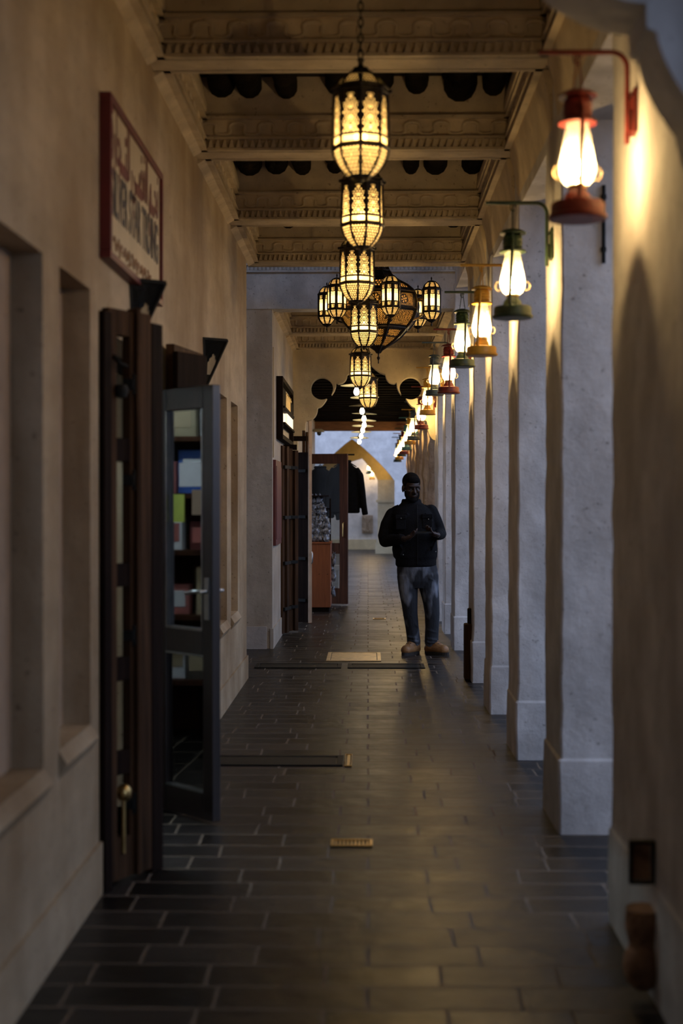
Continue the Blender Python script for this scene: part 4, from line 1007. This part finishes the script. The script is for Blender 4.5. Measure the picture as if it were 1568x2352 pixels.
# ------------------------------------------------------------------ covers and grates in the paving
def cover(name, label, x0, x1, y0, y1, m, slots=0, grp=None):
    t = thing(name, label, 'cover' if 'cover' in name else 'drain', ((x0+x1)/2, (y0+y1)/2, 0), group=grp)
    w, d = (x1-x0)/2, (y1-y0)/2; e = min(.035, d*.25, w*.25)
    obj('rim', MB().box(-w, w, -d, -d+e, 0, .008).box(-w, w, d-e, d, 0, .008).box(-w, -w+e, -d+e, d-e, 0, .008).box(w-e, w, -d+e, d-e, 0, .008), m, t, bevel=.002)
    mb = MB()
    if slots:
        for k in range(slots): s = -w+e+(2*w-2*e)*k/slots; mb.box(s+.004, s+(2*w-2*e)/slots-.004, -d+e+.004, d-e-.004, 0, .006)
    else: mb.box(-w+e+.006, w-e-.006, -d+e+.006, d-e-.006, 0, .005)
    obj('plate', mb, m, t, bevel=.001); return t
cover('manhole_cover', 'shiny brass-coloured manhole cover in the paving left of the man', -.385, .12, 13.0, 13.72, M['coverbrass'] if 'coverbrass' in M else M['brassgold'])
cover('paving_cover', 'long dark cover in the paving just nearer than the brass manhole, left', -1.0, -.235, 12.45, 12.78, M['iron'])
cover('paving_cover', 'long dark cover in the paving just nearer than the brass manhole, right', -.18, .50, 12.45, 12.78, M['iron'])
cover('paving_cover', 'dark recessed cover in the paving before the open glass door', -.98, -.14, 7.86, 8.16, M['iron'])
cover('metal_strip', 'short bright brass strip across the end of the near dark cover in the paving', -.13, -.09, 7.84, 8.2, M['brassgold'])
cover('floor_drain', 'small glowing brass slotted drain in the paving nearest the camera', -.16, .02, 6.02, 6.14, M['brassgold'], 9)
cover('floor_drain', 'thin dark slotted drain beyond the brass manhole cover', .06, .22, 17.6, 17.75, M['brassgold'], 12)

# ------------------------------------------------------------------ the man
D0 = 13.62
def PF(x, y, dy=0.0): return Vector(((x-845)*D0/3267, D0+dy, 1.47+(1150-y)*D0/3267))
def chainmesh(mb, pts, r, n=14):
    """rounded limb through the points, radii may be (rx, ry) scale pairs"""
    mb.tube(pts, r, n); mb.ball(pts[0], r[0]*.98, 7); mb.ball(pts[-1], r[-1]*.98, 7)
    return mb
def loft(mb, secs, n=36, pw=1.0):
    vs = []; fs = []
    for (cx, cy, z, rx, ry) in secs:
        for q in range(n):
            a = 2*PI*q/n; ca, sa = math.cos(a), math.sin(a)
            vs.append((cx+rx*math.copysign(abs(ca)**pw, ca), cy+ry*math.copysign(abs(sa)**pw, sa), z))
    for i in range(len(secs)-1):
        for q in range(n): q2 = (q+1) % n; fs.append((i*n+q, i*n+q2, (i+1)*n+q2, (i+1)*n+q))
    fs += [tuple(range(n-1, -1, -1)), tuple(range((len(secs)-1)*n, len(secs)*n))]
    return mb.add(vs, fs)
man = thing('person', 'man in black jacket, grey jeans and tan boots standing with a phone', 'person', (0, 0, 0))
# ---- body: head, neck, hands and arms under the sleeves, one skin
b = MB()
HC = PF(944.5, 1120, -.015)          # centre of the head
hx, hy, hz = HC
def headpt(u, v, w): # head space: x right in picture, y towards camera negative, z up; turned a little and bowed
    yaw = .30; pit = .20
    x, y, z = u*1.07, v*1.07, w*1.08
    y, z = y*math.cos(pit) + z*-math.sin(pit)*1.0, z*math.cos(pit) + y*math.sin(pit)
    x, y = x*math.cos(yaw) - y*math.sin(yaw), x*math.sin(yaw) + y*math.cos(yaw)
    return Vector((hx+x, hy+y, hz+z))
def add_t(mb, src): mb.v.extend([tuple(headpt(*p)) for p in src.v]); n = len(mb.v)-len(src.v); mb.f.extend([tuple(i+n for i in f) for f in src.f]); mb.m.extend(src.m)
hd = MB()
hd.ball((0, .015, .03), (.073, .092, .088), 16)            # skull
hd.ball((0, -.012, -.045), (.058, .066, .070), 14)           # jaw and cheeks
hd.ball((0, -.060, -.098), (.026, .018, .018), 8)            # chin
hd.ball((0, -.072, .028), (.056, .018, .012), 10)            # brow
hd.tube([(0, -.074, .022), (0, -.088, -.004), (0, -.101, -.026), (0, -.088, -.036)], [.008, .010, .014, .009], 8)   # nose
hd.ball((-.012, -.085, -.032), (.009, .009, .007), 6); hd.ball((.012, -.085, -.032), (.009, .009, .007), 6)
hd.ball((0, -.074, -.058), (.024, .012, .006), 8); hd.ball((0, -.073, -.068), (.020, .012, .007), 8)      # lips
for s in (-1, 1):
    hd.ball((s*.040, -.052, -.018), (.022, .022, .020), 8)   # cheekbones
    hd.ball((s*.077, .010, -.008), (.010, .020, .032), 8); hd.ball((s*.076, .004, -.035), (.007, .010, .010), 6)   # ears
add_t(b, hd)
nb = PF(944.5, 1170, .03)
chainmesh(b, [Vector((hx, hy+.02, hz-.06)), nb + Vector((0, 0, .02)), nb - Vector((0, 0, .03))], [.056, .058, .07])
def hand(mb, wrist, palm, nrm, side, curl, hold):
    """palm ellipsoid, four unequal fingers and a thumb off the side of the palm"""
    w = Vector(wrist); ax = (Vector(palm)-w).normalized(); nrm = (Vector(nrm) - ax*Vector(nrm).dot(ax)).normalized(); lat = ax.cross(nrm)*side
    for k in range(4):
        l = (k-1.5)*.019; base = w + ax*.078 + lat*l; mid0 = w + lat*l*.7
        mb.tube([mid0, w+ax*.04+lat*l*.95, base], [.017, .0165, .0125], 8)
    mb.ball(w+ax*.04, .027, 8)
    lens = [(.036, .024, .019), (.041, .027, .021), (.038, .025, .020), (.030, .019, .017)]
    for k in range(4):
        l = (1.5-k)*.0195; p = w + ax*.078 + lat*l; d = ax.copy(); pts = [p]
        for j, s in enumerate(lens[k]):
            d = (d*math.cos(curl) + nrm*math.sin(curl)).normalized(); nrm2 = nrm
            p = p + d*s; pts.append(p); 
            dn = (nrm*math.cos(curl) - ax*math.sin(curl))
        mb.tube(pts, [.0100, .0092, .0085, .0074], 8); mb.ball(pts[-1], .0074, 5)
    p = w + ax*.022 + lat*.028; q = p + (ax*.6 + lat*.55 + nrm*.35).normalized()*.036; r_ = q + (ax*.8 + lat*.05 + nrm*.5).normalized()*.032; s_ = r_ + (ax*.85 - lat*.25 + nrm*.4).normalized()*.025
    mb.tube([p, q, r_, s_], [.015, .0125, .0105, .009], 8); mb.ball(s_, .009, 5)
# picture-left arm
eL = PF(884, 1240, .02); wL = PF(928, 1236, -.26); sL = PF(899, 1185, .03)
eR = PF(1011, 1226, .03); wR = PF(1001, 1228, -.22); sR = PF(990, 1177, .03)
chainmesh(b, [sL, eL, wL], [.05, .042, .028]); chainmesh(b, [sR, eR, wR], [.05, .042, .028])
hL = PF(952, 1228, -.30); hR = PF(984, 1222, -.28)
hand(b, wL, hL, (.15, -.2, 1), -1, .45, 1)
hand(b, wR, hR, (-.2, -.2, 1), 1, .45, 1)
chainmesh(b, [PF(950, 1290, .02), PF(946, 1240, .02), PF(944, 1190, .03)], [.12, .13, .12])
remesh('body', b, M['skin'], .0045, man, 2)
# facial detail
for s in (-1, 1):
    e = MB(); se = MB().ball((s*.029, -.069, -.003), (.0110, .008, .0065), 8); add_t(e, se); obj('eye', e, M['eye'], man, 180)
    e = MB(); se = MB().ball((s*.029+.001, -.0762, -.004), (.0046, .003, .0046), 6); add_t(e, se); obj('pupil', e, M['phone'], man, 180)
    e = MB(); se = MB().tube([(s*.012, -.088, .014), (s*.030, -.087, .019), (s*.048, -.076, .014)], [.004, .0045, .003], 6); add_t(e, se); obj('eyebrow', e, M['hair'], man, 60)
hr = MB(); hs = MB()
hs.ball((0, .026, .052), (.078, .090, .080), 18); hs.ball((0, -.036, .074), (.063, .048, .036), 12); hs.ball((0, .060, .0), (.064, .055, .070), 12)
for s in (-1, 1): hs.ball((s*.064, -.002, .045), (.012, .034, .038), 8)
add_t(hr, hs); remesh('hair', hr, M['hair'], .006, man, 2)
bd = MB(); bs = MB(); bs.ball((0, -.066, -.098), (.034, .024, .024), 10); bs.tube([(-.022, -.084, -.05), (0, -.090, -.045), (.022, -.084, -.05)], [.005, .007, .005], 6)
for s in (-1, 1): bs.tube([(s*.062, -.012, -.03), (s*.058, -.030, -.065), (s*.038, -.056, -.092), (0, -.072, -.104)], [.010, .014, .016, .016], 8)
add_t(bd, bs); remesh('beard', bd, M['hair'], .005, man, 2)
# ---- jacket
j = MB()
def S(y, x0, x1, ry, dy=0.02): a = PF((x0+x1)/2, y, dy); return (a.x, a.y, a.z, (x1-x0)/2*D0/3267, ry)
loft(j, [S(1302, 912, 1000, .135), S(1298, 908, 1002, .145), S(1284, 908, 1002, .145), S(1279, 903, 1004, .155), S(1262, 900, 1005, .160), S(1240, 902, 1003, .158), S(1215, 903, 1000, .155), S(1195, 900, 998, .150), S(1180, 896, 996, .135),
         S(1170, 900, 990, .115), S(1163, 912, 980, .09), S(1156, 920, 970, .08)], 40, .88)
loft(j, [S(1166, 918, 972, .082, .02), S(1156, 921, 968, .076, .022), S(1149, 922, 967, .072, .032), S(1146, 924, 965, .064, .036)], 30)
chainmesh(j, [sL + Vector((.01, 0, .01)), PF(889, 1205, .02), PF(882, 1232, .02), eL + Vector((0, -.02, -.012))], [.070, .066, .062, .058])
chainmesh(j, [eL + Vector((0, -.02, -.012)), (eL+wL)/2 + Vector((-.01, 0, -.006)), wL.lerp(eL, .16)], [.060, .056, .045])
chainmesh(j, [sR + Vector((-.005, 0, .01)), PF(1001, 1200, .02), PF(1007, 1215, .03), eR + Vector((.002, -.01, 0))], [.070, .065, .062, .056])
chainmesh(j, [eR + Vector((.002, -.01, 0)), (eR+wR)/2 + Vector((.008, 0, 0)), wR.lerp(eR, .18)], [.058, .054, .044])
R = random.Random(11)
for a, c, r0 in ((sL, eL, .064), (eL, wL, .055), (sR, eR, .063), (eR, wR, .053)):     # cloth folds round the sleeves
    for i in range(6):
        t = .12+.14*i; p = Vector(a).lerp(Vector(c), t); ax = (Vector(c)-Vector(a)).normalized(); u = ax.orthogonal().normalized(); w = ax.cross(u); ph = R.uniform(0, 6); rr = r0*(1-.18*t)
        j.tube([p + (u*math.cos(ph+q*.35)+w*math.sin(ph+q*.35))*rr*.93 + ax*.02*math.sin(q*.8) for q in range(9)], .010, 6)
for (x0, y0, x1, y1) in ((925, 1265, 905, 1230), (990, 1262, 1000, 1235), (935, 1180, 915, 1205), (975, 1178, 992, 1200), (930, 1250, 918, 1275), (965, 1285, 985, 1260)):
    j.tube([PF(x0+(x1-x0)*t/6, y0+(y1-y0)*t/6, -.118) for t in range(7)], .012, 6)
remesh('jacket', j, M['jacket'], .0075, man, 3)
obj('jacket_zip', MB().tube([PF(957-.0*i, 1160+i*13.5, [-.075, -.12, -.138, -.145, -.148, -.148, -.150, -.150, -.145, -.135, -.130][i]) for i in range(11)], .0035, 6), M['iron'], man, 60)
def pocket(x0, x1, y0, y1, dy): a = PF(x0, y0, dy); c = PF(x1, y1, dy); return MB().box(a.x, c.x, a.y-.008, a.y+.02, c.z, a.z)
obj('jacket_pocket', pocket(968, 991, 1182, 1214, -.122), M['jacket'], man, bevel=.006); obj('jacket_pocket', pocket(908, 931, 1184, 1216, -.122), M['jacket'], man, bevel=.006)
obj('pocket_flap', pocket(967, 992, 1180, 1190, -.132), M['jacket'], man, bevel=.006); obj('pocket_flap', pocket(907, 932, 1182, 1192, -.132), M['jacket'], man, bevel=.006)
for p_, q_ in ((PF(974, 1162, .0), PF(993, 1170, .02)), (PF(915, 1162, .0), PF(897, 1172, .02))): obj('shoulder_strap', MB().tube([p_, p_.lerp(q_, .5)+Vector((0, -.01, .006)), q_], .014, 8), M['jacket'], man, 60)
for x, y, dy in ((982, 1192, -.140), (920, 1190, -.142), (999, 1266, -.10), (925, 1273, -.14)): obj('button', MB().ball(PF(x, y, dy), .0055, 6), M['steel'], man, 180)
# ---- jeans
j = MB()
loft(j, [S(1350, 925, 995, .11), S(1335, 913, 1006, .135), S(1310, 911, 1005, .14), S(1292, 912, 1001, .13)], 36, .9)
LL = [(936, 1322, .0, .104), (937, 1350, -.01, .094), (940, 1385, -.025, .078), (942, 1410, -.02, .070), (946, 1440, .0, .064), (949, 1463, .01, .064), (950, 1475, .01, .066)]
RL = [(982, 1322, .0, .104), (985, 1350, -.01, .094), (990, 1385, -.02, .078), (992, 1410, -.015, .072), (992, 1440, .0, .066), (991, 1463, .01, .066), (991, 1475, .01, .068)]
for L in (LL, RL): chainmesh(j, [PF(x, y, d) for x, y, d, r in L], [r for *_, r in L], 18)
for i, (x0, y0, x1, y1) in enumerate(((925, 1345, 955, 1375), (930, 1330, 940, 1360), (945, 1420, 958, 1440), (935, 1440, 958, 1432), (975, 1380, 1003, 1360), (985, 1420, 1003, 1440), (980, 1445, 1002, 1452), (935, 1462, 960, 1466), (980, 1466, 1003, 1470), (932, 1400, 955, 1392), (980, 1402, 1003, 1396), (970, 1320, 1000, 1335), (938, 1470, 962, 1474), (979, 1473, 1003, 1476))):
    yy = (y0+y1)/2; rr = .10 - .045*min(1, (yy-1320)/110)
    j.tube([PF(x0+(x1-x0)*t/6, y0+(y1-y0)*t/6, -rr*(.55+.42*math.sin(PI*t/6))-.005) for t in range(7)], .012, 6)
remesh('jeans', j, M['jeans'], .007, man, 2)
# ---- boots
def boot(x, y, toe, ln):
    t = MB(); a = PF(x, y, .02); d = Vector((math.sin(toe), -math.cos(toe), 0)); z0 = .0
    a.z = 0
    t.tube([a + Vector((0, 0, .165)), a + Vector((0, 0, .11)), a + Vector((0, 0, .055))], [.060, .061, .060], 14); t.tube([a + Vector((0, 0, .12)), a + d*.07 + Vector((0, 0, .085)), a + d*.13 + Vector((0, 0, .06))], [.05, .046, .04], 12)
    t.tube([a - d*.045 + Vector((0, 0, .05)), a + d*.04 + Vector((0, 0, .058)), a + d*.11 + Vector((0, 0, .050)), a + d*.155 + Vector((0, 0, .05)), a + d*.185 + Vector((0, 0, .046))], [.050, .055, .054, .050, .036], 14)
    t.ball(a + d*.155 + Vector((0, 0, .05)), .050, 8); t.ball(a - d*.035 + Vector((0, 0, .05)), .047, 8)
    t.v = [(p[0], p[1], max(.022, p[2])) for p in t.v]
    bt = remesh('boot', t, M['boot'], .006, man, 2)
    s = MB(); out = []
    n = 24; w = d.cross(Vector((0, 0, 1)))
    for q in range(n):
        an = 2*PI*q/n; u = math.cos(an); v = math.sin(an); out.append((.065 + .148*u, .052*v*(1+.08*u)))
    s.prism(out, lambda u, v, k: tuple(a + d*u + w*v + Vector((0, 0, k))), 0, .030); obj('sole', s, M['sole'], bt)
    for k in range(4):
        l = MB()
        c_ = a + d*(.06+.022*k) + Vector((0, 0, .138-.014*k)); l.tube([c_ - w*.026, c_ + d*.006 + Vector((0, 0, .004)), c_ + w*.026], .0035, 6); obj('lace', l, M['sole'], bt, 60)
boot(951, 1485, -.55, 1); boot(991, 1485, .80, 1)
# phone in the hands
pc = (hL+hR)/2 + Vector((0, -.035, .016)); ph = MB(); ph.box(-.078, .078, -.036, .036, -.0045, .0045); ph.box(-.068, .068, -.032, .032, .0045, .0052, 1)
po = obj('phone', ph, [M['phone'], M['iron']], bevel=.003, loc=tuple(pc)); po.rotation_euler = (.2, -.05, .08)
tag(po, 'dark phone held sideways in both hands of the standing man', 'phone')
for o in C.objects:
    if o.name.startswith('wrapped_packet') and o.data: o.data.shade_smooth()
